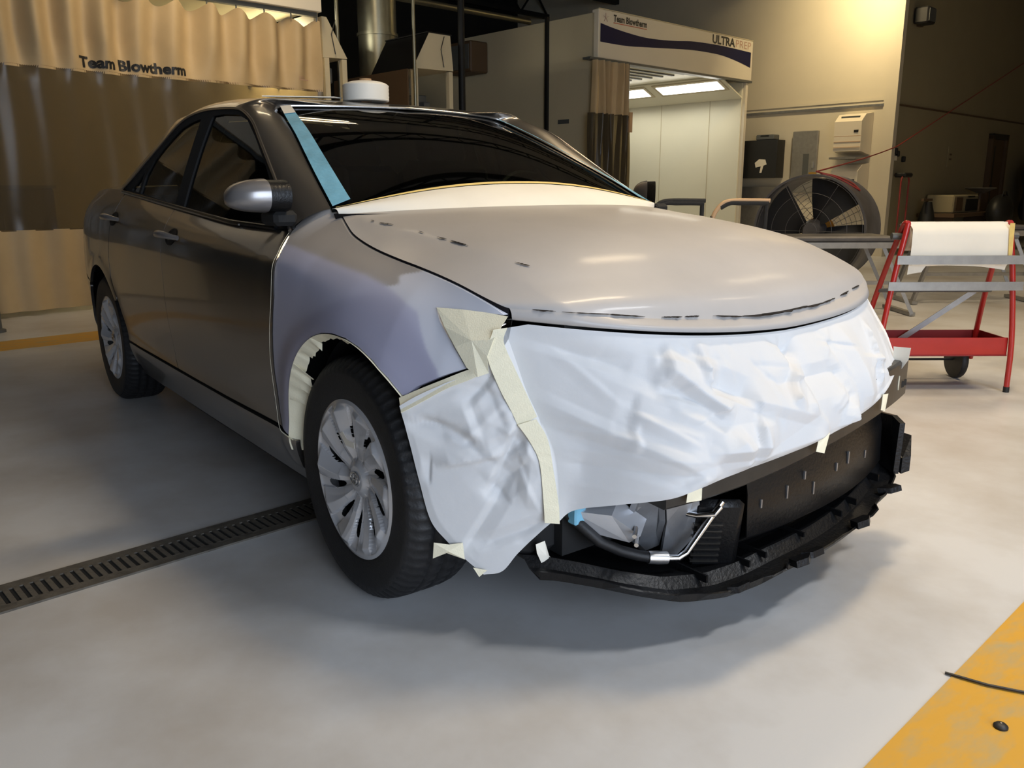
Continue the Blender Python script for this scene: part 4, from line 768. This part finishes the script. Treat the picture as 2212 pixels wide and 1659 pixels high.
# ---------------------------------------------------------------- ducts and fan housings between the two stations
def cabinet_hood(y0, y1, slopeleft, lab):
    h = thing('exhaust_housing', rw(-6.9, (y0+y1)/2, 0), lab, 'exhaust housing', 'exhaust housings between the prep stations')
    a, b = (y0+.25, y1-.04) if slopeleft else (y0, y0+.06)
    MB().prism([(-6.6,y0,2.46),(-6.6,y1,2.47),(-6.6,b,2.87),(-6.6,a,2.87)], (-.85, 0, 0)).room().build('hood', M['booth'], h)
    if slopeleft: MB().prism([(-6.601,y0-.006,2.45),(-6.601,a-.008,2.87),(-6.601,a+.004,2.88),(-6.601,y0+.004,2.46)], (-.86, 0, 0)).room().build('side_shade_sheet', M['joist'], h); RB('top_sheet', (-7.03, (a+b)/2, 2.878), (.86, b-a+.05, .012), M['joist'], h)  # black sheets laid over the slanted side and top paint their shade
    for y in (y0+.04, y1-.04):
        for x in (-6.63, -7.4): RB('leg', (x, y, 1.23), (.06, .06, 2.46), M['booth'], h)
    RB('back', (-7.43, (y0+y1)/2, 1.2), (.02, y1-y0, 2.4), M['grey'], h)
    mb = MB(); rg_ = np.random.default_rng(int(y0*100))
    for _ in range(9): mb.box((rg_.uniform(-7.2,-6.8), rg_.uniform(y0+.12, y1-.12), rg_.uniform(1.6,2.35)), rg_.uniform(.06,.2,3), bev=.01)
    mb.tube([(-6.9,y0+.15,1.5),(-6.85,y0+.2,1.9),(-6.9,y1-.2,2.1),(-6.95,y1-.15,1.6)], .03, 8); mb.room().build('motor_and_pipes', M['grey'], h, True)
    MB().tube([(-6.59,y1-.14,2.85),(-6.58,y1-.20,2.7),(-6.58,y1-.16,2.5)], .005, 6).room().build('wire', M['ink'], h); return h
cabinet_hood(4.25, 4.86, True, 'cream exhaust housing with slanted left side above open machinery'); cabinet_hood(3.06, 3.36, False, 'cream exhaust housing half hidden behind the lettered curtain')
RB('side_sheet', (-7.45, 4.21, 1.4), (1.6, .02, 2.1), M['wood'], None, label='brown sheet panel left of the cream exhaust housing', cat='panel')
du = thing('round_duct', rw(-8, 4.74, 2.2), 'upright round galvanised duct rising behind the car roof', 'duct'); MB().lathe([(.25,0.),(.25,3.2)], (-8,4.74,2.2), (0,0,1), 40).room().build('pipe', M['galv'], du, True); MB().lathe([(.25,0),(.268,0),(.268,.035),(.25,.035)], (-8,4.74,3.02), (0,0,1), 40).room().build('flange', M['galv'], du, True)
RB('bright_slot_bar', (-7.95, 5.05, 2.93), (.04, .20, .05), M['lightgrey'], du)  # pale bar standing in for a small bright slot, attached to the duct
for x, y, r, mt, lab in ((-7.0,3.50,.022,'galv','thin green-grey upright pipe nearest the curtain'), (-6.5,4.20,.02,'galv','thin upright pipe left of the slanted housing'), (-7.0,5.33,.045,'joist','thick black upright pole right of the slanted housing')):
    MB().tube([(x,y,0),(x,y,5.3)], r, 10).room().build('upright_pipe', M[mt], None, True, label=lab, cat='pipe')
MB().tube([(-9.39,5.2,3.9),(-9.40,8.9,3.9)], .05, 12).room().build('overhead_pipe', M['galv'], None, True, label='pale overhead pipe running towards the second booth', cat='pipe')
bxd = thing('wall_unit', rw(-9.0, 7.1, 2.8), 'dark boxy duct fixed to the booth side wall', 'duct'); RB('box', (-9.0, 7.12, 3.08), (.62, .36, .46), M['wood'], bxd, bev=.02); RB('face', (-8.985, 6.935, 3.08), (.50, .02, .36), M['grey'], bxd)
# ---------------------------------------------------------------- second prep booth
bo = thing('prep_booth', rw(-8, 9.3, 0), 'cream prep booth with navy wave header and lit interior', 'prep booth')
YB0, YB1, XB = 7.31, 11.26, -6.48
RB('side_wall', (-7.95, 7.34, 1.72), (2.9, .06, 3.44), M['booth'], bo); RB('side_wall', (-10.4, 7.34, 1.68), (1.98, .06, 3.36), M['booth'], bo); RB('wall_pole', (-7.39, 7.29, 1.75), (.05, .05, 3.5), M['joist'], bo)
RB('lining_wall', (-8.0, 11.19, 1.42), (2.95, .06, 2.85), M['booth_in'], bo); RB('lining_wall', (-9.6, 11.19, 1.42), (.24, .06, 2.85), M['booth_in'], bo); RB('back_wall', (-11.3, 9.3, 1.6), (.06, 3.9, 3.2), M['booth_in'], bo); RB('side_wall', (-10.5, 11.19, 1.42), (1.55, .06, 2.85), M['booth_in'], bo)
for x in (-7.15, -8.2, -8.95): RB('panel_joint', (x, 11.157, 1.42), (.008, .006, 2.84), M['booth'], bo)
RB('corner_post', (-6.50, 11.22, 1.42), (.06, .07, 2.84), M['header'], bo); RB('ceiling_panel', (-8.9, 9.3, 2.90), (4.8, 3.86, .05), M['booth_in'], bo)
for k in range(7): RB('filter_slat', (-6.75-.22*k, 8.7, 2.865), (.05, 2.2, .02), M['grey'], bo)
hv = np.array([0, .69, -.29]); hv /= np.linalg.norm(hv); hn = np.array([0, -.29, -.69]); hn /= np.linalg.norm(hn)
MB().box(np.array([-8.9, 10.795, 2.705])-hn*.015, (4.8, .75, .02), ((1,0,0), hv, hn)).room().build('hip_panel', M['booth_in'], bo)
for x0, x1 in ((-7.88, -6.62), (-9.42, -8.16)):
    c = np.array([(x0+x1)/2, 10.66, 2.762]); f = MB().box(c, (x1-x0+.12, .37, .022), ((1,0,0), hv, hn)).room().build('light_frame', M['booth'], bo)
    for q in (-1, 0, 1): MB().box(c+hv*.088*q+hn*.013, (x1-x0, .078, .008), ((1,0,0), hv, hn)).room().build('light_tube', M['tube'], f)
area('booth_lamps', (-7.9, 10.60, 2.72), (0, -.29, -.69), 2.6, .3, 22, (1, .95, .80))
hb = RB('header', (XB, (YB0+YB1)/2, 3.165), (.12, YB1-YB0, .63), M['header'], bo, bev=.006); RB('header_rail', (XB-.02, (YB0+YB1)/2-.05, 2.835), (.14, YB1-YB0+.2, .03), M['grey'], bo); RB('header_cap', (XB+.05, (YB0+YB1)/2, 3.485), (.03, YB1-YB0, .012), M['booth'], bo)
HU = lambda f: YB0+(YB1-YB0)*(f*12.06/(14.7-f*2.64)); HVv = lambda v: 2.85+.63*v
U = np.linspace(0.012, .988, 60); up = crom(np.array([.72,.655,.61,.585,.60,.64,.70,.725,.735,.725,.705]), U*10); lo = crom(np.array([.33,.325,.335,.375,.415,.46,.50,.515,.505,.43,.31]), U*10)
V = [(XB+.0625, HU(u), HVv(b)) for u, b in zip(U, lo)]+[(XB+.0625, HU(u), HVv(b)) for u, b in zip(U, up)]; MB().add(V, [(i, i+1, 61+i, 60+i) for i in range(59)]).room().build('navy_wave', M['navy'], hb)
def header_text(body, f0, f1, v0, h, mt, off=0.):
    V, F = text_mesh(body, h/.7, 1, off); V[:, 0] -= V[:, 0].min(); V[:, 0] *= (HU(f1)-HU(f0))/V[:, 0].max(); letters([rw(XB+.063, HU(f0)+v[0], HVv(v0)+v[1]) for v in V], F, mt, hb)
header_text('Team Blowtherm', .095, .31, .80, .085, M['ink'], .004); header_text('ULTRA', .735, .882, .765, .125, M['ink'], .006); header_text('PREP', .888, .985, .77, .115, M['pale_ink'], -.001)
RB('underline', (XB+.063, (HU(.095)+HU(.31))/2, HVv(.765)), (.002, HU(.31)-HU(.095), .010), M['red_ink'], hb)
for a in range(5): q = 2*math.pi*a/5; MB().bar((XB+.063, HU(.045), HVv(.84)), (XB+.063, HU(.045)+.06*math.sin(q), HVv(.84)+.06*math.cos(q)), .008, .002).room().build('emblem', M['pale_ink'], hb)
RB('rating_plate', (-7.06, 7.305, 2.03), (.22, .004, .06), M['grey'], bo); RB('rating_plate', (-7.06, 7.306, 1.86), (.14, .004, .04), M['booth'], bo)
bc = thing('booth_curtain', rw(-6.45, 7.6, 1.2), 'bunched tan curtain drawn aside at the booth opening', 'curtain')
def bunch(name, z0, z1, mt, y0, y1, n=90):
    V = []
    for i in range(10):
        z = z0+(z1-z0)*i/9
        for j in range(n):
            s = j/(n-1); V.append(rw(-6.42+.07*math.sin(s*38+.4*math.sin(z*2))+.02*math.sin(s*90), y0+(y1-y0)*s+.02*math.sin(z*3+s*9), z))
    return sheet(name, V, [f[::-1] for f in grid_faces(10, n)], .002, mt, bc)
bunch('top_band', 2.10, 2.81, M['canvas'], 7.20, 8.0); bunch('clear_window', .75, 2.11, M['vinyl'], 7.14, 8.0); bunch('lower_band', .05, .76, M['canvas'], 7.14, 8.0); MB().tube([(-6.45,8.02,2.82),(-6.45,8.02,.06)], .02, 8).room().build('pull_pole', M['grey'], bc, True); RB('latch', (-6.42, 8.04, 2.02), (.05, .07, .28), M['foam_tan'], bc)
# ---------------------------------------------------------------- things on the lit wall
cb = thing('wall_cabinet', rw(-6.3, 11.5, 1.24), 'black wall cabinet with pale notice and white smudge', 'cabinet'); RB('body', (-6.32, 11.47, 1.56), (.85, .26, .63), M['ink'], cb, bev=.005); RB('notice', (-6.62, 11.337, 1.60), (.16, .004, .26), M['plastic_white'], cb); RB('clip', (-6.62, 11.334, 1.75), (.12, .006, .04), M['yellow'], cb)
MB().add([(-6.30,11.336,1.50),(-6.22,11.336,1.56),(-6.10,11.336,1.55),(-6.07,11.336,1.47),(-6.13,11.336,1.45),(-6.16,11.336,1.33),(-6.20,11.336,1.33),(-6.18,11.336,1.44),(-6.28,11.336,1.42)], [tuple(range(9))]).room().build('white_smudge', M['plastic_white'], cb)
bt = thing('battery_charger', rw(-6.15, 11.45, 1.875), 'small dark box lying on the black wall cabinet', 'box'); RB('case', (-6.15, 11.45, 1.92), (.34, .2, .09), M['grey'], bt, bev=.015); RB('handle', (-6.15, 11.36, 1.94), (.16, .02, .03), M['ink'], bt)
ep = thing('electrical_panel', rw(-5.5, 11.55, 1.0), 'grey electrical panel with a dark slot on the lit wall', 'panel'); RB('door', (-5.5, 11.56, 1.50), (.45, .06, 1.0), M['lightgrey'], ep, bev=.008); RB('slot', (-5.46, 11.527, 1.42), (.10, .006, .42), M['grey'], ep); RB('latch', (-5.33, 11.525, 1.45), (.03, .02, .10), M['alu'], ep)
def dispenser(z0, z1, full, lab):
    d = thing('towel_dispenser', rw(-4.62, 11.5, z0), lab, 'dispenser'); h = z1-z0
    MB().prism([(-4.84,11.59,z0),(-4.84,11.22,z0+.06),(-4.84,11.20,z1-.22*h),(-4.84,11.34,z1-.03),(-4.84,11.59,z1)], (.44, 0, 0)).room().build('case', M['plastic_white'], d)
    for k in range(5 if full else 1): RB('case_groove', (-4.62, 11.207+.004*k, z0+h*(.18+.13*k)), (.43, .012, .008), M['foam_tan'], d)
    if full: RB('handle_slot', (-4.62, 11.30, z1-.075), (.30, .06, .03), M['grey'], d); RB('tray', (-4.62, 11.30, z0-.05), (.44, .40, .03), M['lightgrey'], d)
    RB('logo_mark', (-4.48, 11.203, z0+h*.55), (.07, .008, .035), M['ink'], d)
    if not full: RB('print_line', (-4.72, 11.203, z0+h*.62), (.12, .008, .02), M['grey'], d)
dispenser(1.58, 2.23, True, 'upper tall cream towel dispenser on the lit wall'); dispenser(.86, 1.46, False, 'lower cream dispenser on the lit wall, half hidden by the drum fan')
RB('low_board', (-6.3, 11.56, .55), (1.0, .05, 1.1), M['lightgrey'], None, label='pale low board under the black wall cabinet', cat='board')
# ---------------------------------------------------------------- things on the dim wall
sp = thing('wall_speaker', rw(-4.0, 12.1, 3.6), 'small dark speaker box high on the dim wall', 'speaker'); RB('case', (-3.98, 12.12, 3.65), (.22, .30, .24), M['ink'], sp, bev=.02); RB('bracket', (-4.08, 12.22, 3.60), (.06, .12, .16), M['wood'], sp); RB('grille', (-3.865, 12.12, 3.65), (.01, .24, .18), M['grey'], sp)
sw = thing('switch_box', rw(-4.08, 11.95, 1.5), 'pair of small dark switches on the dim wall', 'switch')
for y, z in ((11.78,1.64),(11.86,1.60),(12.1,1.52)): RB('switch', (-4.08, y, z), (.05, .06, .09), M['ink'], sw, bev=.008)
RB('tag', (-4.085, 11.80, 1.53), (.02, .07, .07), M['plastic_white'], sw)
hr = thing('hose_hook', rw(-4.05, 11.95, 1.2), 'red air hose looped over a dark wall hook', 'hose'); RB('hook', (-4.0, 11.97, 1.27), (.18, .30, .07), M['ink'], hr, bev=.02)
a = np.linspace(0, np.pi, 20); MB().tube(np.concatenate([[(-3.96,11.80,.3)], np.stack([np.full(20,-3.96), 11.95-.15*np.cos(a), 1.16+.12*np.sin(a)], 1), [(-3.96,12.10,.5)]]), .014, 8).room().build('hose_loop', M['orange'], hr, True)
ac = thing('workbench', rw(-3.9, 14.0, 0), 'dim bench with an appliance and basin by the far wall', 'bench'); RB('bench_top', (-3.8, 14.0, .62), (.6, 2.2, .06), M['wood'], ac)
for y in (13.0, 15.0): RB('leg', (-3.8, y, .3), (.5, .08, .60), M['wood'], ac)
mwv = thing('appliance', rw(-3.8, 13.7, .65), 'dull cream appliance with dark front on the dim bench', 'appliance'); RB('case', (-3.85, 13.75, .80), (.45, 1.15, .30), M['dark_wall'], mwv, bev=.02); RB('front', (-3.62, 14.0, .78), (.02, .55, .20), M['ink'], mwv); RB('grille', (-3.62, 13.40, .80), (.02, .30, .22), M['wood'], mwv); RB('knob_panel', (-3.62, 13.95, .92), (.02, .3, .03), M['ink'], mwv)
bs = thing('basin', rw(-3.7, 14.9, .95), 'small round dish on a stem above the bench', 'basin'); MB().lathe([(0,.02),(.05,.0),(.18,.06),(.26,.09),(.24,.10),(.05,.04),(0,.04)], (-3.75,14.75,.97), (0,0,1), 24).room().build('dish', M['lightgrey'], bs, True); MB().tube([(-3.75,14.75,.65),(-3.75,14.75,.97)], .03, 8).room().build('stem', M['wood'], bs, True)
ba = thing('black_bag', rw(-3.5, 14.6, .5), 'rounded black shape standing before the dim bench', 'bag'); MB().sphere((-3.3,14.45,.66), (.2,.34,.30), 20, 12).room().build('body', M['ink'], ba, True); MB().tube([(-3.25,14.30,.9),(-3.25,14.38,1.0),(-3.25,14.52,1.0),(-3.25,14.60,.9)], .015, 8).room().build('strap', M['ink'], ba, True)
fu = thing('funnel_stand', rw(-3.8, 12.5, .3), 'dark tapered stand leaning by the hose hook', 'stand'); MB().lathe([(.0,0),(.17,0),(.11,.35),(.06,.55),(0,.55)], (-3.8,12.55,.3), (0,0,1), 16).room().build('cone', M['ink'], fu, True); RB('crossbar', (-3.8, 12.5, .88), (.04, .36, .04), M['wood'], fu); MB().tube([(-3.8,12.5,.86),(-3.8,12.55,.8)], .02, 6).room().build('neck', M['wood'], fu); MB().tube([(-3.8,12.55,0),(-3.8,12.55,.31)], .05, 8).room().build('foot', M['wood'], fu)
nt_ = RB('wall_notice', (-4.10, 14.1, 1.60), (.012, .22, .36), M['dark_wall'], None, label='faded notice on the dim wall', cat='notice')
for z in (1.56, 1.64): RB('notice_line', (-4.092, 14.1, z), (.004, .10, .03), M['wood'], nt_)
dd = thing('door_1', rw(-4.1, 16.4, 0), None, None); dd['kind'] = 'structure'; RB('frame', (-4.07, 16.0, 1.02), (.10, .10, 2.04), M['wood'], dd); RB('frame', (-4.07, 16.78, 1.02), (.10, .10, 2.04), M['wood'], dd); RB('frame', (-4.07, 16.39, 2.02), (.10, .88, .10), M['ink'], dd); RB('leaf', (-4.085, 16.39, 1.0), (.04, .70, 1.96), M['wood'], dd); RB('door_handle', (-4.04, 16.1, 1.1), (.06, .12, .03), M['ink'], dd); RB('gap', (-4.06, 16.16, 1.3), (.02, .12, 1.1), M['ink'], dd)
co = thing('coat_rack', rw(-3.6, 17.6, .4), 'black draped shape with two green marks at the right edge', 'draped rack')
MB().add(*(lambda V: (V, grid_faces(12, 24)))([(-3.7+.22*math.cos(j/23*2*math.pi)*(.8+.2*math.sin(i)), 17.75+(.55+.02*i)*math.sin(j/23*2*math.pi)*(1 if i < 10 else .75-.25*(i-10)), .45+i*.105+.03*math.sin(j)) for i in range(12) for j in range(24)])).room().build('cover', M['ink'], co, True); MB().tube([(-3.7,17.75,0),(-3.7,17.75,1.62)], .04, 8).room().build('pole', M['ink'], co); RB('cap', (-3.7, 17.85, 1.63), (.2, .3, .12), M['wood'], co, bev=.04)
for y in (17.55, 17.85): RB('green_mark', (-3.40, y, 1.30), (.02, .12, .14), M['green'], co)
# ---------------------------------------------------------------- things standing around the car
rl = thing('tape_roll', (-1.48, -.02, 1.45), 'fat white paper roll lying flat on the car roof', 'paper roll')
mb = MB(); prof = [(.025,.0),(.096,.0),(.099,.004)]+[(.0995-.0012*(k % 2), .004+.0075*k) for k in range(1, 9)]+[(.099,.066),(.088,.074),(.070,.080),(.05,.083),(.025,.083)]; mb.lathe(prof, (-1.48,-.02,1.449), (0,0,1), 48); mb.build('roll', M['paper_warm'], rl, True)
MB().lathe([(.022,.0),(.026,.0),(.026,.094),(.022,.094),(.022,0)], (-1.48,-.02,1.449), (0,0,1), 24).build('core', M['card'], rl, True)
mb = MB(); mb.prism([(-1.52,-.47,1.448),(-1.60,-.40,1.455),(-1.55,-.10,1.463),(-1.50,-.16,1.460)], (0, 0, .004)); mb.build('film_strip', M['paper_warm'], None, label='flat pale strip lying on the roof beside the paper roll', cat='paper strip')
# red masking-paper cart
ct = thing('masking_cart', (-.1, 2.75, 0), 'red masking paper cart with a white paper roll, right of the car', 'cart')
rt = np.array([.603,.798,0]); fw = np.array([-.798,.603,0]); C0 = np.array([-.17, 2.68, 0])
def cp(a, d, z): p = C0+rt*a+fw*d; return (p[0], p[1], z)           # along the cart, away from the camera, up
def legpath(a, sg): return [cp(a+sg*.055, .0, .03), cp(a+sg*.05, .0, .28), cp(a+sg*.01, .0, .62), cp(a-sg*.02, .0, .80), cp(a-sg*.035, .0, .90)]
for a, sg in ((-.30, -1), (.30, 1)):
    P = resample(np.array(legpath(a, sg)), 14); MB().tube(P, .0145, 10).build('front_post', M['red'], ct, True); MB().tube([P[0]-[0,0,.03], P[0]], .016, 10).build('rubber_foot', M['rubber'], ct, True)
    Q = resample(np.array([cp(a-sg*.035, .0, .90), cp(a-sg*.03, .06, .86), cp(a+sg*.0, .22, .5), cp(a+sg*.03, .34, .12)]), 14); MB().tube(Q, .0145, 10).build('rear_post', M['red'], ct, True)
    w = MB(); w.lathe([(0,-.02),(.05,-.02),(.105,-.018),(.11,-.010),(.11,.010),(.105,.018),(.05,.02),(0,.02)], cp(a+sg*.0-sg*.04, .36, .11), tuple(rt), 28); w.build('wheel', M['rubber'], ct, True)
MB().tube([cp(-.34,.36,.11), cp(.30,.36,.11)], .007, 8).build('axle', M['ink'], ct)
tr = MB(); tr.bar(cp(-.34,.02,.245), cp(.34,.02,.245), .006, .10); tr.build('tray_front', M['red'], ct)
MB().box(cp(0,.16,.20), (.68,.30,.006), (rt,fw,(0,0,1))).build('tray_floor', M['maroon'], ct); MB().bar(cp(-.34,.31,.245), cp(.34,.31,.245), .006, .09).build('tray_back', M['maroon'], ct)
for a in (-.34,.34): MB().bar(cp(a,.02,.245), cp(a,.31,.245), .006, .09).build('tray_side', M['maroon'], ct)
MB().bar(cp(-.33,-.062,.715), cp(.36,-.062,.715), .006, .045).build('cutter_bar', M['lightgrey'], ct); MB().bar(cp(-.345,-.02,.575), cp(.36,-.02,.575), .006, .045).build('lower_bar', M['lightgrey'], ct); MB().tube([cp(-.30,.20,.53), cp(.32,.20,.53)], .013, 8).build('rear_bar', M['grey'], ct)
MB().bar(cp(-.30,.30,.10), cp(.26,.25,.52), .006, .03).build('brace', M['lightgrey'], ct)
pr_ = MB(); pr_.lathe([(.02,-.255),(.075,-.255),(.075,.255),(.02,.255)], cp(-.0,.055,.83), tuple(rt), 40); roll = pr_.build('paper_roll', M['paper_warm'], ct, True)
MB().tube([cp(-.32,.055,.83), cp(.34,.055,.83)], .018, 10).build('spindle', M['grey'], ct)
V = []
for i in range(12):
    for j in range(26):
        s = j/25; a = -.255+.51*s; drop = [.905,.895,.87,.84,.81,.78,.75,.72,.69,.675,.665,.655][i]; d = -.028-.012*math.sin(i/3)+(.035*math.cos(i/11*math.pi/2) if i < 2 else 0); fr2 = .03*abs(math.sin(s*2.6+.4)) if i > 8 else 0
        V.append(cp(a, d+.02*math.sin(s*9)*(i > 8), drop+fr2-(.03 if (i == 11 and s < .2) else 0)))
sheet('paper_sheet', V, grid_faces(12, 26), .0008, M['paper_warm'], ct); ribbon('cart_tape', [cp(.235,-.045,.90), cp(.24,-.047,.80), cp(.25,-.047,.70)], [cp(.262,-.043,.90), cp(.264,-.045,.80), cp(.268,-.045,.70)], M['tape_gold'], 'golden tape edge along the cart paper', 8)
# drum fan
fx = np.array([-.30,.95,0]); fx /= np.linalg.norm(fx); fc = np.array([-2.87,5.39,.67])
fn = thing('drum_fan', (fc[0], fc[1], 0), 'large dark drum fan on the floor behind the bonnet', 'fan')
MB().lathe([(.515,.0),(.535,.0),(.537,.02),(.530,.03),(.530,.56),(.537,.57),(.535,.59),(.515,.59),(.515,.0)], tuple(fc), tuple(fx), 56).build('drum', M['fan'], fn, True)
fu_ = np.cross(fx, [0,0,1]); 
def fp(r, a, d): p = fc+fx*d+r*(math.cos(a)*fu_+math.sin(a)*np.array([0,0,1])); return tuple(p)
for k in range(4):
    V = []; a0 = k*math.pi/2+.55
    for i in range(8):
        for j in range(10):
            r = .10+.40*i/7; s = j/9; V.append(fp(r, a0+s*(1.25-.1*i/7), .13+.13*s))
    sheet('fan_blade', V, grid_faces(8, 10), .004, M['blade'], fn)
MB().lathe([(0,-.02),(.08,-.02),(.11,.04),(.11,.14),(0,.14)], tuple(fc+fx*.13), tuple(fx), 24).build('hub', M['fan'], fn, True); MB().lathe([(0,0),(.13,0),(.13,.10),(0,.10)], tuple(fc+fx*.36), tuple(fx), 20).build('motor', M['amber'], fn, True)
for dpt, lab in ((.012, 'front_guard'), (.57, 'rear_guard')):
    mb = MB(); aa = np.linspace(0, 2*np.pi, 40, endpoint=False)
    for r in np.linspace(.08, .50, 10 if dpt > .1 else 4): mb.tube([fp(r, q, dpt) for q in aa], .0022, 4, closed=True)
    for q in np.linspace(0, 2*np.pi, 24 if dpt > .1 else 6, endpoint=False): mb.tube([fp(.06, q, dpt), fp(.525, q, dpt)], .0025, 4)
    mb.build(lab, M['steel'] if dpt > .1 else M['fan'], fn)
for d in (.06, .50):
    for sg in (-1, 1): MB().bar(fp(.5, -math.pi/2+sg*.55, d), tuple(fc+fx*d+fu_*sg*.30+np.array([0,0,-.635])), .03, .03).build('stand_leg', M['fan'], fn)
for sg in (-1, 1): MB().bar(tuple(fc-fx*.02+fu_*sg*.30+np.array([0,0,-.64])), tuple(fc+fx*.60+fu_*sg*.30+np.array([0,0,-.64])), .05, .05).build('stand_foot', M['fan'], fn)
MB().box(fp(.545, 1.62, .10), (.05,.05,.02)).build('yellow_tag', M['yellow'], fn)
cbl = [fp(.545, 1.45, .05), fp(.540, 1.2, .12), fp(.538, .85, .24), fp(.540, .80, .28), fp(.541, 1.0, .30), fp(.542, 1.25, .22), fp(.548, 1.42, .06), fp(.56, 1.5, .0)]
e1 = np.array(rw(-4.0, 11.62, 1.70)); e2 = np.array(rw(-3.9, 17.6, 3.66)); P = resample(np.array(cbl), 50); last = P[-1]; sag = [tuple(last+(e1-last)*s+np.array([0,0,-.02*math.sin(math.pi*s)])) for s in np.linspace(.1, 1, 12)]+[tuple(e1+(e2-e1)*s) for s in np.linspace(.1, 1, 12)]
MB().tube(np.concatenate([P, sag]), .008, 6).build('red_cord', M['orange'], None, True, label='red cord looped on the drum fan and rising to the upper right', cat='cord')
# folding work stand in front of the fan
def stand(c, lab, top=.60):
    s = thing('work_stand', (c[0], c[1], 0), lab, 'work stand', 'grey folding work stands'); c = np.array([c[0], c[1], 0.])
    q = lambda a, d, z: tuple(c+rt*a+fw*d+np.array([0,0,z]))
    for d in (-.02, .42): MB().bar(q(-.55,d,top), q(.42,d,top), .07, .05).build('top_bar', M['lightgrey'], s)
    for d in (-.01, .41):
        MB().bar(q(.30,d,top-.02), q(.55,d-.10,.02), .035, .03).build('leg', M['lightgrey'], s); MB().bar(q(-.40,d,top-.02), q(-.62,d-.05,.02), .035, .03).build('leg', M['lightgrey'], s)
    MB().bar(q(.55,-.12,.02), q(.55,.42,.02), .05, .03).build('foot_bar', M['lightgrey'], s); MB().bar(q(-.62,-.12,.02), q(-.62,.42,.02), .05, .03).build('foot_bar', M['lightgrey'], s)
    MB().bar(q(-.52,-.02,.28), q(.45,-.02,.28), .03, .03).build('cross_bar', M['lightgrey'], s)
    MB().box(q(-.1,.2,top+.05), (.98,.5,.05), (rt,fw,(0,0,1)), bev=.015).build('padded_top', M['fan'], s)
    return s
stand((-2.10, 4.85), 'grey folding work stand in front of the drum fan'); stand((-1.75, 6.5), 'grey folding work stand behind the red cart', .66)
# padded panel stands behind the bonnet
def panel_stand(c, lab, sleeve):
    s = thing('panel_stand', (c[0], c[1], 0), lab, 'panel stand', 'padded panel stands behind the bonnet'); c = np.array([c[0], c[1], 0.])
    q = lambda a, d, z: tuple(c+rt*a+fw*d+np.array([0,0,z]))
    MB().tube(resample(np.array([q(-.16,0,.88), q(-.14,0,.93), q(-.09,0,.985), q(-.02,0,1.0), q(.12,0,1.0), q(.21,0,.998)]), 20), .014, 10).build('arm', M[sleeve], s, True)
    MB().tube(resample(np.array([q(-.11,.0,.955), q(-.05,0,.985), q(.02,0,.985), q(.12,0,.985), q(.20,0,.983)]), 16), .017, 10).build('foam_sleeve', M['foam'], s, True)
    for a in (-.16, .19):
        MB().tube([q(a,0,.90 if a < 0 else .99), q(a+.02,.10,.5), q(a,.25,.03)], .014, 8).build('leg', M['foam'], s, True); MB().tube([q(a,.25,.5), q(a+.01,.0,.03)], .014, 8).build('leg', M['foam'], s, True)
    MB().bar(q(-.16,.12,.48), q(.19,.12,.48), .03, .03).build('cross_bar', M['foam'], s)
panel_stand((-1.62, 2.72), 'black padded panel stand with tan taped arm beside the drum fan', 'foam_tan'); panel_stand((-1.92, 2.44), 'middle black padded panel stand behind the bonnet', 'foam'); panel_stand((-2.25, 2.22), 'black padded panel stand nearest the windshield', 'foam')
# chair-like tube frame at the right edge
tf = thing('tube_frame', rw(-.2, 5.0, 0), 'pale bent tube frame behind the red cart at the right edge', 'tube frame')
P = resample(np.array([(.06,3.72,.80),(.10,3.79,.86),(.16,3.88,.93),(.26,4.00,.955),(.45,4.25,.955)]), 20); MB().tube(P, .022, 10).build('tube', M['alu'], tf, True); MB().tube([(.06,3.72,.80),(-.02,3.75,.4),(-.05,3.85,.02)], .02, 8).build('leg', M['ink'], tf, True); MB().tube([(.45,4.25,.955),(.5,4.2,.5),(.52,4.1,.02)], .02, 8).build('leg', M['ink'], tf, True); MB().tube([(-.02,3.75,.4),(.5,4.2,.5)], .02, 8).build('cross_tube', M['ink'], tf, True)
# on the floor in front
MB().tube([(1.178,-.005,.004),(1.21,.002,.006),(1.26,.018,.006),(1.31,.046,.006),(1.40,.10,.006),(1.52,.14,.006)], .0035, 6).build('black_cable', M['ink'], None, True, label='thin black cable curving over the yellow line', cat='cable')
kn = thing('rubber_plug', (1.343, -.11, 0), 'small black round cap lying on the yellow line', 'cap'); MB().lathe([(0,.0),(.014,.0),(.014,.004),(.010,.008),(.002,.010),(0,.010)], (1.343,-.11,.0016), (0,0,1), 20).build('cap', M['ink'], kn, True); MB().lathe([(0,0),(.002,0),(.002,.001),(0,.001)], (1.343,-.11,.0112), (0,0,1), 8).build('stud', M['alu'], kn)
# ---------------------------------------------------------------- ceiling lamps
def lamp(x, y, power, lab, col=WARM, z=4.45):
    tilt = (-.9, 0, -1) if x < -4 else (0, 0, -1)  # the added lamp before the curtain is tilted to brighten it
    l = thing('ceiling_lamp', rw(x, y, z), lab, 'ceiling lamp', 'strip lamps under the joists')
    MB().prism([(x-.16,y-.62,z+.03),(x+.16,y-.62,z+.03),(x+.08,y-.62,z+.10),(x-.08,y-.62,z+.10)], (0, 1.24, 0)).room().build('housing', M['header'], l)
    for dx in (-.08, .08): MB().tube([(x+dx,y-.6,z+.015),(x+dx,y+.6,z+.015)], .014, 8).room().build('tube', M['tube_warm'], l)
    for dy in (-.5, .5): MB().tube([(x,y+dy,z+.1),(x,y+dy,5.06)], .006, 6).room().build('hanger', M['joist'], l)
    area('ceiling_lamp_light', (x, y, z-.01), tilt, .3, 1.2, power, col, 118)
for x, y, p, lab, lc in LAMPS: lamp(x, y, p, lab, lc)
